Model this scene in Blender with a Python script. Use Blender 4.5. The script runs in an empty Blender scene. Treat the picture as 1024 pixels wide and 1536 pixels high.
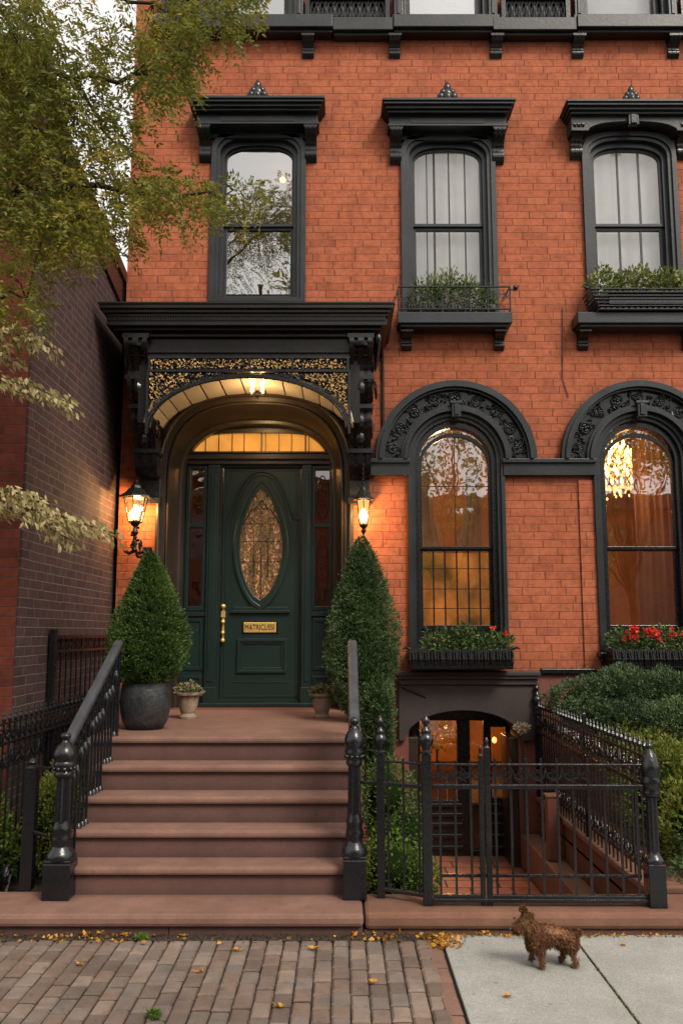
import bpy, bmesh, math, random
import numpy as np
from mathutils import Vector, Matrix
from mathutils.geometry import tessellate_polygon
random.seed(7); rng = np.random.default_rng(11)
S = bpy.context.scene; COL = S.collection
PI = math.pi
# ------------------------------------------------------------------ camera model
F = 1311.0; TH = math.atan(181/1311.0); HC = 1.83; DC = 9.4
def at(px, py, Y):
    """point of the world plane y=Y seen at photo pixel (px,py): returns (x,z)"""
    u = (px-512)/F; v = (768-py)/F
    ry = math.cos(TH)-v*math.sin(TH); rz = math.sin(TH)+v*math.cos(TH)
    t = (Y+DC)/ry
    return (u*t, HC+rz*t)
def at3(px, py, Y):
    x, z = at(px, py, Y); return (x, Y, z)
cam = bpy.data.cameras.new('camera'); co = bpy.data.objects.new('camera', cam); COL.objects.link(co)
co.location = (0, -DC, HC); co.rotation_euler = (PI/2+TH, 0, 0)
cam.sensor_fit = 'VERTICAL'; cam.sensor_height = 36; cam.lens = 36*F/1536
cam.clip_start = .05; cam.clip_end = 500; S.camera = co

# ------------------------------------------------------------------ node helpers
class NT:
    def __init__(s, mat):
        s.t = mat.node_tree; s.n = s.t.nodes; s.l = s.t.links
    def node(s, typ, **kw):
        nd = s.n.new(typ)
        for k, v in kw.items():
            if k.startswith('i_'):
                nd.inputs[k[2:].replace('_', ' ')].default_value = v
            else: setattr(nd, k, v)
        return nd
    def link(s, a, b): s.l.new(a, b)
    def val(s, x, sock):
        if isinstance(x, (int, float)): sock.default_value = x
        elif isinstance(x, tuple): sock.default_value = x if len(x) == len(sock.default_value) else (*x, 1)
        else: s.link(x, sock)
    def m(s, op, a, b=None, c=None):
        nd = s.n.new('ShaderNodeMath'); nd.operation = op
        s.val(a, nd.inputs[0])
        if b is not None: s.val(b, nd.inputs[1])
        if c is not None: s.val(c, nd.inputs[2])
        return nd.outputs[0]
    def mix(s, f, a, b, mode='MIX'):
        nd = s.n.new('ShaderNodeMix'); nd.data_type = 'RGBA'; nd.blend_type = mode
        s.val(f, nd.inputs[0]); s.val(a, nd.inputs[6]); s.val(b, nd.inputs[7])
        return nd.outputs[2]
    def ramp(s, f, stops, interp='LINEAR'):
        nd = s.n.new('ShaderNodeValToRGB'); cr = nd.color_ramp; cr.interpolation = interp
        while len(cr.elements) < len(stops): cr.elements.new(.5)
        for e, (p, c) in zip(cr.elements, stops):
            e.position = p; e.color = (*c, 1) if len(c) == 3 else c
        s.val(f, nd.inputs[0]); return nd.outputs[0]
    def noise(s, vec, scale, detail=4, rough=.55, dim='3D'):
        nd = s.n.new('ShaderNodeTexNoise'); nd.noise_dimensions = dim
        nd.inputs['Scale'].default_value = scale; nd.inputs['Detail'].default_value = detail
        nd.inputs['Roughness'].default_value = rough
        if vec is not None: s.link(vec, nd.inputs['Vector'])
        return nd.outputs[0]
    def bump(s, h, strength=.3, dist=.01):
        nd = s.n.new('ShaderNodeBump'); nd.inputs['Strength'].default_value = strength
        nd.inputs['Distance'].default_value = dist; s.link(h, nd.inputs['Height']); return nd.outputs[0]
def _ao_darken(t, c, dist, amt):  # mixes dark brown into the colour by ambient occlusion, in corners and crevices
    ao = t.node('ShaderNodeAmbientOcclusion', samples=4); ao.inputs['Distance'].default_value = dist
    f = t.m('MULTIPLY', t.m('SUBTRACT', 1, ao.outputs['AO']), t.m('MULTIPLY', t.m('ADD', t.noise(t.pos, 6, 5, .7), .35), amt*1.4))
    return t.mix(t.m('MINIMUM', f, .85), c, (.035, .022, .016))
NT.grime = _ao_darken
def newmat(name):
    m = bpy.data.materials.new(name); m.use_nodes = True
    t = NT(m); b = t.n['Principled BSDF']; t.b = b
    tc = t.node('ShaderNodeTexCoord'); t.co = tc.outputs['Object']
    geo = t.node('ShaderNodeNewGeometry'); t.pos = geo.outputs['Position']; t.isl = geo.outputs['Random Per Island']
    t.nrm = geo.outputs['Normal']
    return m, t
def M_paint(name, col, rough=.4, var=.35, bump=.12, dust=.0, scale=3.0, metal=0, spec=.5, dustcol=(.25, .22, .2)):
    m, t = newmat(name)
    n1 = t.noise(t.pos, scale, 6, .6); n2 = t.noise(t.pos, 40, 3, .6)
    c2 = tuple(c*(1+var) for c in col); c1 = tuple(c*(1-var) for c in col)
    c = t.ramp(n1, [(.3, c1), (.7, c2)])
    if dust:
        sep = t.node('ShaderNodeSeparateXYZ'); t.link(t.nrm, sep.inputs[0])
        up = t.m('MULTIPLY', t.m('MAXIMUM', sep.outputs[2], 0), dust)
        up = t.m('ADD', up, t.m('MULTIPLY', t.m('GREATER_THAN', t.noise(t.pos, 9, 8, .7), .62), dust*.3))
        c = t.mix(up, c, dustcol)
    t.link(c, t.b.inputs['Base Color'])
    r = t.m('ADD', t.m('MULTIPLY', n2, .25), rough-.12); t.link(r, t.b.inputs['Roughness'])
    t.b.inputs['Metallic'].default_value = metal; t.b.inputs['Specular IOR Level'].default_value = spec
    if bump: t.link(t.bump(t.m('ADD', n2, t.m('MULTIPLY', n1, .7)), bump, .006), t.b.inputs['Normal'])
    return m
def M_brick(name, w, h, cols, mortar, mort=.006, axes='xz', stain=.45, bump=.5, mortvar=.5, warp=.17, rough=.82, vmort=None):
    m, t = newmat(name)
    sep = t.node('ShaderNodeSeparateXYZ'); t.link(t.pos, sep.inputs[0])
    ax = {'x': sep.outputs[0], 'y': sep.outputs[1], 'z': sep.outputs[2]}
    X, Z = ax[axes[0]], ax[axes[1]]
    jit = t.noise(t.pos, 7, 2); jit2 = t.noise(t.pos, 45, 2)
    Z = t.m('ADD', Z, t.m('MULTIPLY', t.m('SUBTRACT', jit, .5), .012))
    Z = t.m('ADD', Z, t.m('MULTIPLY', t.m('SUBTRACT', jit2, .5), .004))
    v = t.m('DIVIDE', Z, h); row = t.m('FLOOR', v); fv = t.m('FRACT', v)
    wn = t.node('ShaderNodeTexWhiteNoise', noise_dimensions='1D'); t.link(row, wn.inputs['W'])
    u = t.m('ADD', t.m('DIVIDE', X, w), t.m('ADD', t.m('MULTIPLY', t.m('FRACT', t.m('MULTIPLY', row, .5)), 1.0), t.m('MULTIPLY', wn.outputs[0], .36)))
    u = t.m('ADD', u, t.m('MULTIPLY', t.m('SINE', t.m('ADD', t.m('MULTIPLY', u, 2.3), t.m('MULTIPLY', row, 1.7))), warp))
    cell = t.m('FLOOR', u); fu = t.m('FRACT', u)
    du = t.m('MULTIPLY', t.m('MINIMUM', fu, t.m('SUBTRACT', 1, fu)), w)
    dv = t.m('MULTIPLY', t.m('MINIMUM', fv, t.m('SUBTRACT', 1, fv)), h)
    d = t.m('MINIMUM', du, dv)
    d = t.m('ADD', d, t.m('MULTIPLY', t.m('SUBTRACT', t.noise(t.pos, 60, 3), .5), .004))
    mr = t.node('ShaderNodeMapRange'); mr.interpolation_type = 'SMOOTHSTEP'
    t.link(d, mr.inputs[0]); mr.inputs[1].default_value = mort*.35; mr.inputs[2].default_value = mort*1.0
    mask = mr.outputs[0]
    cv = t.node('ShaderNodeCombineXYZ'); t.link(cell, cv.inputs[0]); t.link(row, cv.inputs[1])
    wn2 = t.node('ShaderNodeTexWhiteNoise', noise_dimensions='2D'); t.link(cv.outputs[0], wn2.inputs['Vector'])
    n = len(cols); bc = t.ramp(wn2.outputs[0], [(i/(n-1), c) for i, c in enumerate(cols)])
    fine = t.noise(t.pos, 70, 5, .7); big = t.noise(t.pos, .9, 5, .6); mid = t.noise(t.pos, 5, 5, .65)
    bc = t.mix(t.m('MULTIPLY', fine, .5), bc, t.mix(1.0, bc, (.62, .55, .5), 'MULTIPLY'))
    bc = t.mix(t.m('MULTIPLY', t.ramp(mid, [(.45, (0,)*3), (.75, (1,)*3)]), stain), bc, tuple(c*.45 for c in cols[0]))
    mot = t.noise(t.pos, 17, 6, .72); bc = t.mix(.75, bc, t.mix(1, bc, t.ramp(mot, [(.34, (.58, .52, .5)), (.5, (.98, .98, .98)), (.68, (1.16, 1.2, 1.25))]), 'MULTIPLY'))
    st = t.node('ShaderNodeMapping'); t.link(t.pos, st.inputs[0]); st.inputs['Scale'].default_value = (5, 5, .35)
    streak = t.ramp(t.noise(st.outputs[0], 1.0, 5, .65), [(.55, (0,)*3), (.8, (1,)*3)])
    bc = t.mix(t.m('MULTIPLY', streak, stain*.7), bc, tuple(c*.3 for c in cols[0]))
    mc = t.mix(t.m('MULTIPLY', mid, mortvar), mortar, tuple(c*.3 for c in mortar))
    if vmort:
        isv = t.m('LESS_THAN', du, dv); mc = t.mix(isv, mc, vmort)  # bed joints paler, upright joints darker: top light put into the mortar colour
    c = t.mix(mask, mc, bc)
    c = t.mix(t.m('MULTIPLY', t.ramp(big, [(.35, (0,)*3), (.7, (1,)*3)]), .28), c, t.mix(1.0, c, (.6, .55, .55), 'MULTIPLY'))
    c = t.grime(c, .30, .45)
    t.link(c, t.b.inputs['Base Color']); t.b.inputs['Roughness'].default_value = rough
    t.b.inputs['Specular IOR Level'].default_value = .3
    hgt = t.m('ADD', t.m('ADD', mask, t.m('MULTIPLY', fine, .35)), t.m('MULTIPLY', wn2.outputs[0], .3))
    t.link(t.bump(hgt, bump, .008), t.b.inputs['Normal'])
    return m
def M_stone(name, col, rough=.85, var=.25, bump=.35, spots=.0, scale=4, speck=0.0, grain=.28, islv=.10, gum=0):
    m, t = newmat(name)
    n1 = t.noise(t.pos, scale, 8, .65); n2 = t.noise(t.pos, 90, 4, .7); n3 = t.noise(t.pos, 1.1, 4, .6)
    c = t.ramp(n1, [(.3, tuple(x*(1-var) for x in col)), (.72, tuple(x*(1+var) for x in col))])
    c = t.mix(t.m('MULTIPLY', t.ramp(n3, [(.4, (0,)*3), (.7, (1,)*3)]), .45), c, tuple(x*.62 for x in col))
    c = t.mix(t.m('MULTIPLY', n2, .5), c, tuple(x*.7 for x in col))
    if speck: c = t.mix(t.m('MULTIPLY', t.m('GREATER_THAN', t.noise(t.pos, 260, 2), .62), speck), c, tuple(min(1, x*1.9) for x in col))
    g1 = t.noise(t.pos, 130, 3, .8); c = t.mix(grain, c, t.mix(1, c, t.ramp(g1, [(.3, (.45,)*3), (.7, (1.55,)*3)]), 'MULTIPLY'))
    g2 = t.noise(t.pos, 2.3, 7, .75); c = t.mix(.35, c, t.mix(1, c, t.ramp(g2, [(.35, (.6,)*3), (.65, (1.25,)*3)]), 'MULTIPLY'))
    if spots: c = t.mix(t.m('MULTIPLY', t.ramp(t.noise(t.pos, 11, 6, .7), [(.58, (0,)*3), (.68, (1,)*3)]), spots), c, tuple(x*.35 for x in col))
    isl = t.ramp(t.isl, [(0, (1-islv, 1-islv, 1-islv)), (.35, (1+islv*.1, 1-islv*.25, 1-islv*.45)), (.6, (1-islv*.3, 1-islv*.1, 1)), (1, (1+islv, 1+islv*.85, 1+islv*.7))]); c = t.mix(1, c, isl, 'MULTIPLY')
    if gum:
        vo = t.node('ShaderNodeTexVoronoi'); vo.inputs['Scale'].default_value = 5.5; t.link(t.pos, vo.inputs['Vector'])
        c = t.mix(t.m('MULTIPLY', t.m('LESS_THAN', vo.outputs['Distance'], .075), gum), c, tuple(x*.4 for x in col))
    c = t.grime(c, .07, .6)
    t.link(c, t.b.inputs['Base Color']); t.b.inputs['Roughness'].default_value = rough
    t.b.inputs['Specular IOR Level'].default_value = .3
    t.link(t.bump(t.m('ADD', n2, n1), bump, .006), t.b.inputs['Normal'])
    return m
def M_leaf(name, stops, rough=.55, trans=.35, patch=.6, scale=2.5, spec=.3):
    m, t = newmat(name)
    n = t.noise(t.pos, scale, 3)
    f = t.m('ADD', t.m('MULTIPLY', t.isl, 1-patch), t.m('MULTIPLY', t.m('SUBTRACT', t.m('MULTIPLY', n, 2.2), .6), patch))
    c = t.ramp(f, stops)
    t.link(c, t.b.inputs['Base Color']); t.b.inputs['Roughness'].default_value = rough
    t.b.inputs['Specular IOR Level'].default_value = spec
    tr = t.node('ShaderNodeBsdfTranslucent'); t.link(c, tr.inputs[0])
    mx = t.node('ShaderNodeMixShader'); mx.inputs[0].default_value = trans
    t.link(t.b.outputs[0], mx.inputs[1]); t.link(tr.outputs[0], mx.inputs[2])
    t.link(mx.outputs[0], t.n['Material Output'].inputs[0])
    return m
def M_glass(name, refl=.25, tint=(1, 1, 1), wob=.02, rough=.01):
    m, t = newmat(name)
    gl = t.node('ShaderNodeBsdfGlossy'); gl.inputs['Roughness'].default_value = rough
    tr = t.node('ShaderNodeBsdfTransparent'); tr.inputs[0].default_value = (*tint, 1)
    fr = t.node('ShaderNodeLayerWeight'); fr.inputs[0].default_value = .25
    f = t.m('MINIMUM', t.m('ADD', t.m('MULTIPLY', fr.outputs['Fresnel'], .8), refl), 1)
    mx = t.node('ShaderNodeMixShader'); t.link(f, mx.inputs[0])
    t.link(tr.outputs[0], mx.inputs[1]); t.link(gl.outputs[0], mx.inputs[2])
    t.link(t.bump(t.noise(t.pos, 2.2, 2), wob, .1), gl.inputs['Normal'])
    t.link(mx.outputs[0], t.n['Material Output'].inputs[0]); return m
def M_emit(name, col, strength):
    m, t = newmat(name)
    t.b.inputs['Base Color'].default_value = (*col, 1)
    t.b.inputs['Emission Color'].default_value = (*col, 1); t.b.inputs['Emission Strength'].default_value = strength
    return m
def M_transl(name, col, f=.6, stripes=0, emit=0, flat=.6):
    m, t = newmat(name)
    n = t.noise(t.pos, 3.5, 5); c = t.ramp(n, [(.3, tuple(x*flat for x in col)), (.7, col)])
    if stripes:
        sep = t.node('ShaderNodeSeparateXYZ'); t.link(t.pos, sep.inputs[0])
        s = t.m('SINE', t.m('MULTIPLY', sep.outputs[0], stripes))
        c = t.mix(t.m('MULTIPLY', t.m('GREATER_THAN', s, .8), .35), c, tuple(x*.4 for x in col))
    t.link(c, t.b.inputs['Base Color']); t.b.inputs['Roughness'].default_value = .8
    if emit: t.link(c, t.b.inputs['Emission Color']); t.b.inputs['Emission Strength'].default_value = emit
    tr = t.node('ShaderNodeBsdfTranslucent'); t.link(c, tr.inputs[0])
    mx = t.node('ShaderNodeMixShader'); mx.inputs[0].default_value = f
    t.link(t.b.outputs[0], mx.inputs[1]); t.link(tr.outputs[0], mx.inputs[2])
    t.link(mx.outputs[0], t.n['Material Output'].inputs[0]); return m

BR = [(.385, .106, .049), (.46, .127, .056), (.48, .138, .062), (.465, .130, .058), (.49, .146, .067), (.47, .134, .060), (.43, .115, .050), (.485, .142, .064)]
m_brick = M_brick('red_brick', .275, .0855, BR, (.36, .135, .078), mort=.0058, bump=.7, mortvar=.85, stain=.62, vmort=(.17, .052, .028))
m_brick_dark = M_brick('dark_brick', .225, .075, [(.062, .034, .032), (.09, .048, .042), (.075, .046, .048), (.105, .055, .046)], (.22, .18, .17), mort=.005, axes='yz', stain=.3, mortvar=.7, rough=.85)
m_brick_nb = M_brick('neighbour_brick', .225, .075, [(.12, .026, .014), (.19, .042, .021), (.15, .03, .017)], (.10, .05, .04), mort=.005, stain=.35)
m_brick_far = M_brick('far_brick', .25, .08, [(.3, .12, .08), (.36, .16, .1), (.25, .1, .07)], (.3, .24, .2), mort=.006)
m_trim = M_paint('charcoal_paint', (.0155, .019, .022), .36, .4, .25, .07, spec=.42)
m_trim_dk = M_paint('black_gloss_paint', (.0085, .0085, .009), .26, .35, .2, .05)
m_hood = M_paint('dark_brown_black_paint', (.0105, .0085, .007), .32, .4, .25, .035, spec=.38)
m_bronze = M_paint('bronze_brown_paint', (.030, .0215, .0155), .34, .35, .15, .06, scale=1.5)
m_door = M_paint('dark_green_paint', (.0085, .022, .0195), .33, .25, .08, 0, scale=1.3)
m_iron = M_paint('black_iron', (.0055, .0068, .0088), .25, .4, .35, .05, spec=.6)
m_rail = M_paint('blue_black_rail_paint', (.030, .038, .048), .36, .5, .5, .12, scale=9, spec=.6)
m_lintel = M_paint('brown_black_stone_paint', (.034, .024, .022), .6, .25, .2, .05)
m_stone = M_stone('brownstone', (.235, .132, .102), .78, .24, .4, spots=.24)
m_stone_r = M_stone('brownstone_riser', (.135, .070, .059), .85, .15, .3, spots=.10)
m_stone_d = M_stone('worn_brownstone', (.215, .108, .072), .85, .25, .5, spots=.35)
m_stone_b = M_stone('brownstone_base', (.17, .062, .045), .85, .18, .4, spots=.2)
m_tile = M_brick('terracotta_tile', .42, .24, [(.42, .15, .09), (.5, .2, .12), (.36, .12, .07)], (.06, .03, .025), mort=.012, axes='xy', stain=.3, warp=.1)
m_paver = M_stone('paver_brick', (.205, .158, .130), .85, .26, .8, spots=.45, scale=7, islv=.32)
m_paver_r = M_stone('red_paver_brick', (.22, .125, .095), .85, .22, .6, spots=.25, scale=7)
m_concrete = M_stone('concrete', (.34, .345, .325), .9, .10, .3, spots=.06, scale=6, speck=.3, grain=.6, gum=.55)
m_soil = M_stone('soil', (.075, .056, .042), .95, .4, 1.0, spots=.5, scale=12)
m_asphalt = M_stone('asphalt', (.055, .055, .055), .9, .2, .5, speck=.3)
m_brass = M_paint('brass', (.90, .58, .17), .28, .15, .2, 0, metal=.6)
m_glint = M_paint('glint_paint', (.62, .38, .13), .4, .35, .2, 0, metal=.2, scale=30)  # gold colour for the painted lamplight glints in the porch openwork
m_gold = M_emit('letter_black', (.01, .008, .006), 0)
m_glassA = M_glass('reflective_glass', .50, wob=.02)
m_glassB = M_glass('clear_glass', .10, wob=.03)
m_glassP = M_glass('parlor_glass', .34, wob=.012)
m_lampglass = M_glass('lantern_glass', .06)
m_cream = M_paint('cream_paint', (.50, .44, .34), .5, .08, .1, 0)
m_blind = M_transl('white_blind_cloth', (.86, .88, .86), .3, flat=.9)
m_sheer = M_transl('sheer_curtain_cloth', (.62, .48, .33), .45)
m_curtain = M_transl('brown_curtain_cloth', (.42, .215, .125), .35, flat=.8)
m_amberblind = M_transl('amber_blind_cloth', (.85, .36, .06), .5, emit=.85, flat=.25)  # emission stands in for lamplight coming through the cloth
m_transom = M_transl('amber_frosted_glass', (1.0, .56, .13), .5, emit=.75)  # emission adds the glow of the lit hall behind the pane
m_ochre = M_paint('ochre_wall_paint', (.48, .25, .10), .7, .3, .1, 0)
m_dkroom = M_paint('dim_wall_paint', (.16, .13, .11), .7, .3, .1, 0)
m_bulb = M_emit('warm_bulb', (1, .66, .26), 40)
def M_lampglow():
    m, t = newmat('glowing_lamp_glass'); e = t.node('ShaderNodeEmission'); e.inputs[0].default_value = (1, .56, .16, 1); e.inputs[1].default_value = 1.5
    tr = t.node('ShaderNodeBsdfTransparent'); mx = t.node('ShaderNodeMixShader'); mx.inputs[0].default_value = .45
    t.link(tr.outputs[0], mx.inputs[1]); t.link(e.outputs[0], mx.inputs[2]); t.link(mx.outputs[0], t.n['Material Output'].inputs[0]); return m
m_lampfrost = M_lampglow(); m_farglass = M_paint('far_window_glass', (.05, .06, .07), .25, .4, 0, 0)
m_bulb2 = M_emit('chandelier_bulb', (1, .55, .15), 14)
m_glow = M_emit('glow_globe', (1, .55, .2), 3)
m_pot = M_paint('dark_glazed_ceramic', (.026, .028, .030), .35, .4, .6, .06, scale=20)
m_urn = M_stone('weathered_clay', (.36, .26, .19), .9, .3, .6, spots=.3, scale=15)
m_bark = M_stone('bark', (.045, .034, .026), .95, .4, 1, scale=20)
m_topiary = M_leaf('juniper_leaf', [(0, (.03, .06, .016)), (.45, (.07, .125, .03)), (.8, (.13, .20, .045)), (1, (.22, .29, .08))], trans=.25)
m_topiary2 = M_leaf('spruce_leaf', [(0, (.034, .06, .026)), (.45, (.075, .125, .05)), (.8, (.13, .19, .07)), (1, (.21, .27, .10))], trans=.25)
m_box = M_leaf('boxwood_leaf', [(0, (.03, .06, .01)), (.45, (.085, .15, .02)), (.8, (.17, .24, .035)), (1, (.30, .34, .07))], trans=.25)
m_yew = M_leaf('yew_leaf', [(0, (.018, .036, .02)), (.4, (.05, .09, .042)), (.75, (.11, .16, .065)), (1, (.20, .24, .08))], trans=.2)
m_yelplant = M_leaf('yellowing_leaf', [(0, (.05, .07, .012)), (.4, (.14, .18, .03)), (.8, (.20, .20, .03)), (1, (.42, .26, .03))], trans=.3)
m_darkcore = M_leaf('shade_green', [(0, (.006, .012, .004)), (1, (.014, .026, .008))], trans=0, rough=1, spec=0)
m_locust = M_leaf('locust_leaf', [(0, (.06, .08, .016)), (.3, (.14, .16, .026)), (.58, (.25, .235, .04)), (.82, (.42, .30, .045)), (1, (.62, .32, .045))], trans=.45, patch=.65, scale=1.6)
m_dog_w = M_leaf('variegated_leaf', [(0, (.12, .11, .035)), (.4, (.30, .26, .10)), (.75, (.50, .42, .22)), (1, (.34, .16, .04))], trans=.3, patch=.4, scale=6)
m_ivy = M_leaf('window_plant_leaf', [(0, (.02, .04, .012)), (.5, (.055, .11, .03)), (.85, (.15, .20, .05)), (1, (.45, .42, .14))], trans=.25, patch=.3)
m_ivy2 = M_leaf('bright_plant_leaf', [(0, (.05, .08, .02)), (.5, (.15, .19, .05)), (.85, (.38, .38, .14)), (1, (.62, .55, .25))], trans=.25, patch=.3)
m_flower = M_leaf('red_petal', [(0, (.55, .02, .02)), (.6, (.8, .05, .04)), (1, (.9, .22, .16))], trans=.3, patch=.2)
m_dry = M_leaf('dry_flower', [(0, (.20, .15, .08)), (.6, (.42, .34, .20)), (1, (.55, .40, .30))], trans=.2, patch=.2)
m_fall = M_leaf('fallen_leaf', [(0, (.12, .06, .02)), (.35, (.35, .17, .03)), (.7, (.62, .33, .04)), (1, (.75, .24, .03))], trans=.2, patch=.1)
m_moss = M_leaf('moss', [(0, (.05, .07, .015)), (1, (.16, .18, .04))], trans=.2)
m_furd = M_leaf('brown_fur', [(0, (.035, .015, .008)), (.4, (.095, .038, .016)), (.75, (.20, .085, .034)), (1, (.40, .20, .085))], trans=.05, patch=.35, scale=30)
m_furl = M_leaf('tan_fur', [(0, (.10, .05, .02)), (.5, (.22, .11, .04)), (1, (.42, .24, .10))], trans=.05, patch=.5, scale=20)

# ------------------------------------------------------------------ mesh builder
def wloc(o):
    v = Vector((0, 0, 0))
    while o is not None: v += o.location; o = o.parent
    return v
class MB:
    def __init__(s): s.v = []; s.f = []
    def add(s, vs, fs):
        k = len(s.v); s.v += [tuple(p) for p in vs]; s.f += [tuple(i+k for i in f) for f in fs]; return s
    def box(s, x0, x1, y0, y1, z0, z1):
        vs = [(x, y, z) for x in (x0, x1) for y in (y0, y1) for z in (z0, z1)]
        return s.add(vs, [(0, 1, 3, 2), (4, 6, 7, 5), (0, 4, 5, 1), (2, 3, 7, 6), (0, 2, 6, 4), (1, 5, 7, 3)])
    def plate(s, out, holes, y0, y1):
        """polygon in x,z with holes, extruded from y0 (front) to y1"""
        loops = [out]+list(holes); fl = [Vector((x, z, 0)) for l in loops for x, z in l]
        tris = tessellate_polygon([[Vector((x, z, 0)) for x, z in l] for l in loops])
        n = len(fl); vs = [(p.x, y0, p.y) for p in fl]+[(p.x, y1, p.y) for p in fl]; fs = []
        for a, b, c in tris:
            A, B, C = fl[a], fl[b], fl[c]
            if (B-A).cross(C-A).z < 0: a, b, c = a, c, b
            fs.append((a, b, c)); fs.append((a+n, c+n, b+n))
        o = 0
        for li, l in enumerate(loops):
            m = len(l); area = sum(l[i][0]*l[(i+1) % m][1]-l[(i+1) % m][0]*l[i][1] for i in range(m))
            ccw = area > 0
            if li > 0: ccw = not ccw
            for i in range(m):
                j = (i+1) % m; q = (o+i, o+i+n, o+j+n, o+j)
                fs.append(q if ccw else q[::-1])
            o += m
        return s.add(vs, fs)
    def prismx(s, prof, x0, x1):
        """closed (y,z) profile extruded along x"""
        n = len(prof); area = sum(prof[i][0]*prof[(i+1) % n][1]-prof[(i+1) % n][0]*prof[i][1] for i in range(n))
        if area < 0: prof = prof[::-1]
        vs = [(x0, y, z) for y, z in prof]+[(x1, y, z) for y, z in prof]
        tris = tessellate_polygon([[Vector((y, z, 0)) for y, z in prof]]); fs = []
        for a, b, c in tris:
            A, B, C = [Vector((*prof[i], 0)) for i in (a, b, c)]
            if (B-A).cross(C-A).z < 0: b, c = c, b
            fs.append((a+n, b+n, c+n)); fs.append((a, c, b))
        for i in range(n):
            j = (i+1) % n; fs.append((i, j, j+n, i+n))
        return s.add(vs, fs)
    def prismy(s, prof, y0, y1): return s.plate(prof, [], y0, y1)
    def tube(s, pts, r, n=6, cap=True):
        pts = [Vector(p) for p in pts]; k = len(pts)
        rs = r if isinstance(r, (list, tuple)) else [r]*k
        ref = Vector((0, 0, 1)); vs = []; fs = []
        t0 = (pts[1]-pts[0]).normalized()
        if abs(t0.dot(ref)) > .9: ref = Vector((1, 0, 0))
        nrm = t0.cross(ref).normalized()
        for i, p in enumerate(pts):
            t = (pts[min(i+1, k-1)]-pts[max(i-1, 0)]).normalized()
            nrm = (nrm-t*nrm.dot(t))
            if nrm.length < 1e-6: nrm = t.orthogonal()
            nrm.normalize(); b = t.cross(nrm)
            for j in range(n):
                a = 2*PI*j/n+PI/n
                vs.append(p+(nrm*math.cos(a)+b*math.sin(a))*rs[i])
        for i in range(k-1):
            for j in range(n):
                a = i*n+j; b2 = i*n+(j+1) % n
                fs.append((a, b2, b2+n, a+n))
        if cap: fs.append(tuple(range(n))[::-1]); fs.append(tuple((k-1)*n+j for j in range(n)))
        return s.add(vs, fs)
    def lathe(s, cx, cy, prof, n=16, z0=0, flute=0, rot=0):
        vs = []; fs = []; k = len(prof)
        for i, (r, z) in enumerate(prof):
            for j in range(n):
                a = 2*PI*j/n+rot; rr = r*(1-flute*(j % 2))
                vs.append((cx+rr*math.cos(a), cy+rr*math.sin(a), z0+z))
        for i in range(k-1):
            for j in range(n):
                a = i*n+j; b = i*n+(j+1) % n; fs.append((a, b, b+n, a+n))
        fs.append(tuple(range(n))[::-1]); fs.append(tuple((k-1)*n+j for j in range(n)))
        return s.add(vs, fs)
    def ball(s, c, r, n=8, sz=1.0):
        prof = [(max(1e-4, r*math.sin(PI*i/(n//2+1))), -r*sz*math.cos(PI*i/(n//2+1))) for i in range(n//2+2)]
        return s.lathe(c[0], c[1], prof, n, c[2])
    def build(s, name, mat, parent=None, bevel=0, smooth=None, mats=None, fmat=None):
        off = wloc(parent) if parent is not None else Vector((0, 0, 0))
        me = bpy.data.meshes.new(name)
        me.from_pydata([(a-off.x, b-off.y, c-off.z) for a, b, c in s.v], [], s.f)
        me.materials.append(mat)
        if smooth is not None:
            me.shade_smooth(); me.set_sharp_from_angle(angle=math.radians(smooth))
        me.update()
        o = bpy.data.objects.new(name, me); COL.objects.link(o)
        if parent is not None: o.parent = parent
        if bevel:
            b = o.modifiers.new('bevel', 'BEVEL'); b.width = bevel; b.segments = 2; b.limit_method = 'ANGLE'; b.angle_limit = math.radians(35)
        return o
def tag(o, label=None, cat=None, group=None, kind=None):
    if label: o['label'] = label
    if cat: o['category'] = cat
    if group: o['group'] = group
    if kind: o['kind'] = kind
    return o
def thing(name, label, cat, loc=(0, 0, 0), group=None):
    o = bpy.data.objects.new(name, None); COL.objects.link(o); o.location = loc; o.empty_display_size = .1
    return tag(o, label, cat, group)
def shift(o, dx=0, dy=0, dz=0): o.location = (o.location.x+dx, o.location.y+dy, o.location.z+dz); return o
def copy_tree(o, parent=None):
    c = o.copy(); COL.objects.link(c); c.parent = parent
    for ch in list(o.children): copy_tree(ch, c)
    return c
def arch(cx, hw, z0, zs, rise, n=20, e=2.0, e2=None):
    e2 = e2 or e
    p = [(cx+hw, z0)] if z0 < zs-1e-6 else []
    for i in range(n+1):
        a = PI*i/n; c, s_ = math.cos(a), math.sin(a)
        p.append((cx+hw*math.copysign(abs(c)**(2/e), c), zs+rise*abs(s_)**(2/e2)))
    if z0 < zs-1e-6: p.append((cx-hw, z0))
    return p
def rect(x0, x1, z0, z1): return [(x0, z0), (x1, z0), (x1, z1), (x0, z1)]
def ring(mb, o, i, y0, y1): return mb.plate(o, [i], y0, y1)
def spiral(c, r, turns=1.4, a0=0, d=1, n=16):
    return [(c[0]+r*(1-.8*i/n)*math.cos(a0+d*2*PI*turns*i/n), c[1]+r*(1-.8*i/n)*math.sin(a0+d*2*PI*turns*i/n)) for i in range(n+1)]
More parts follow.
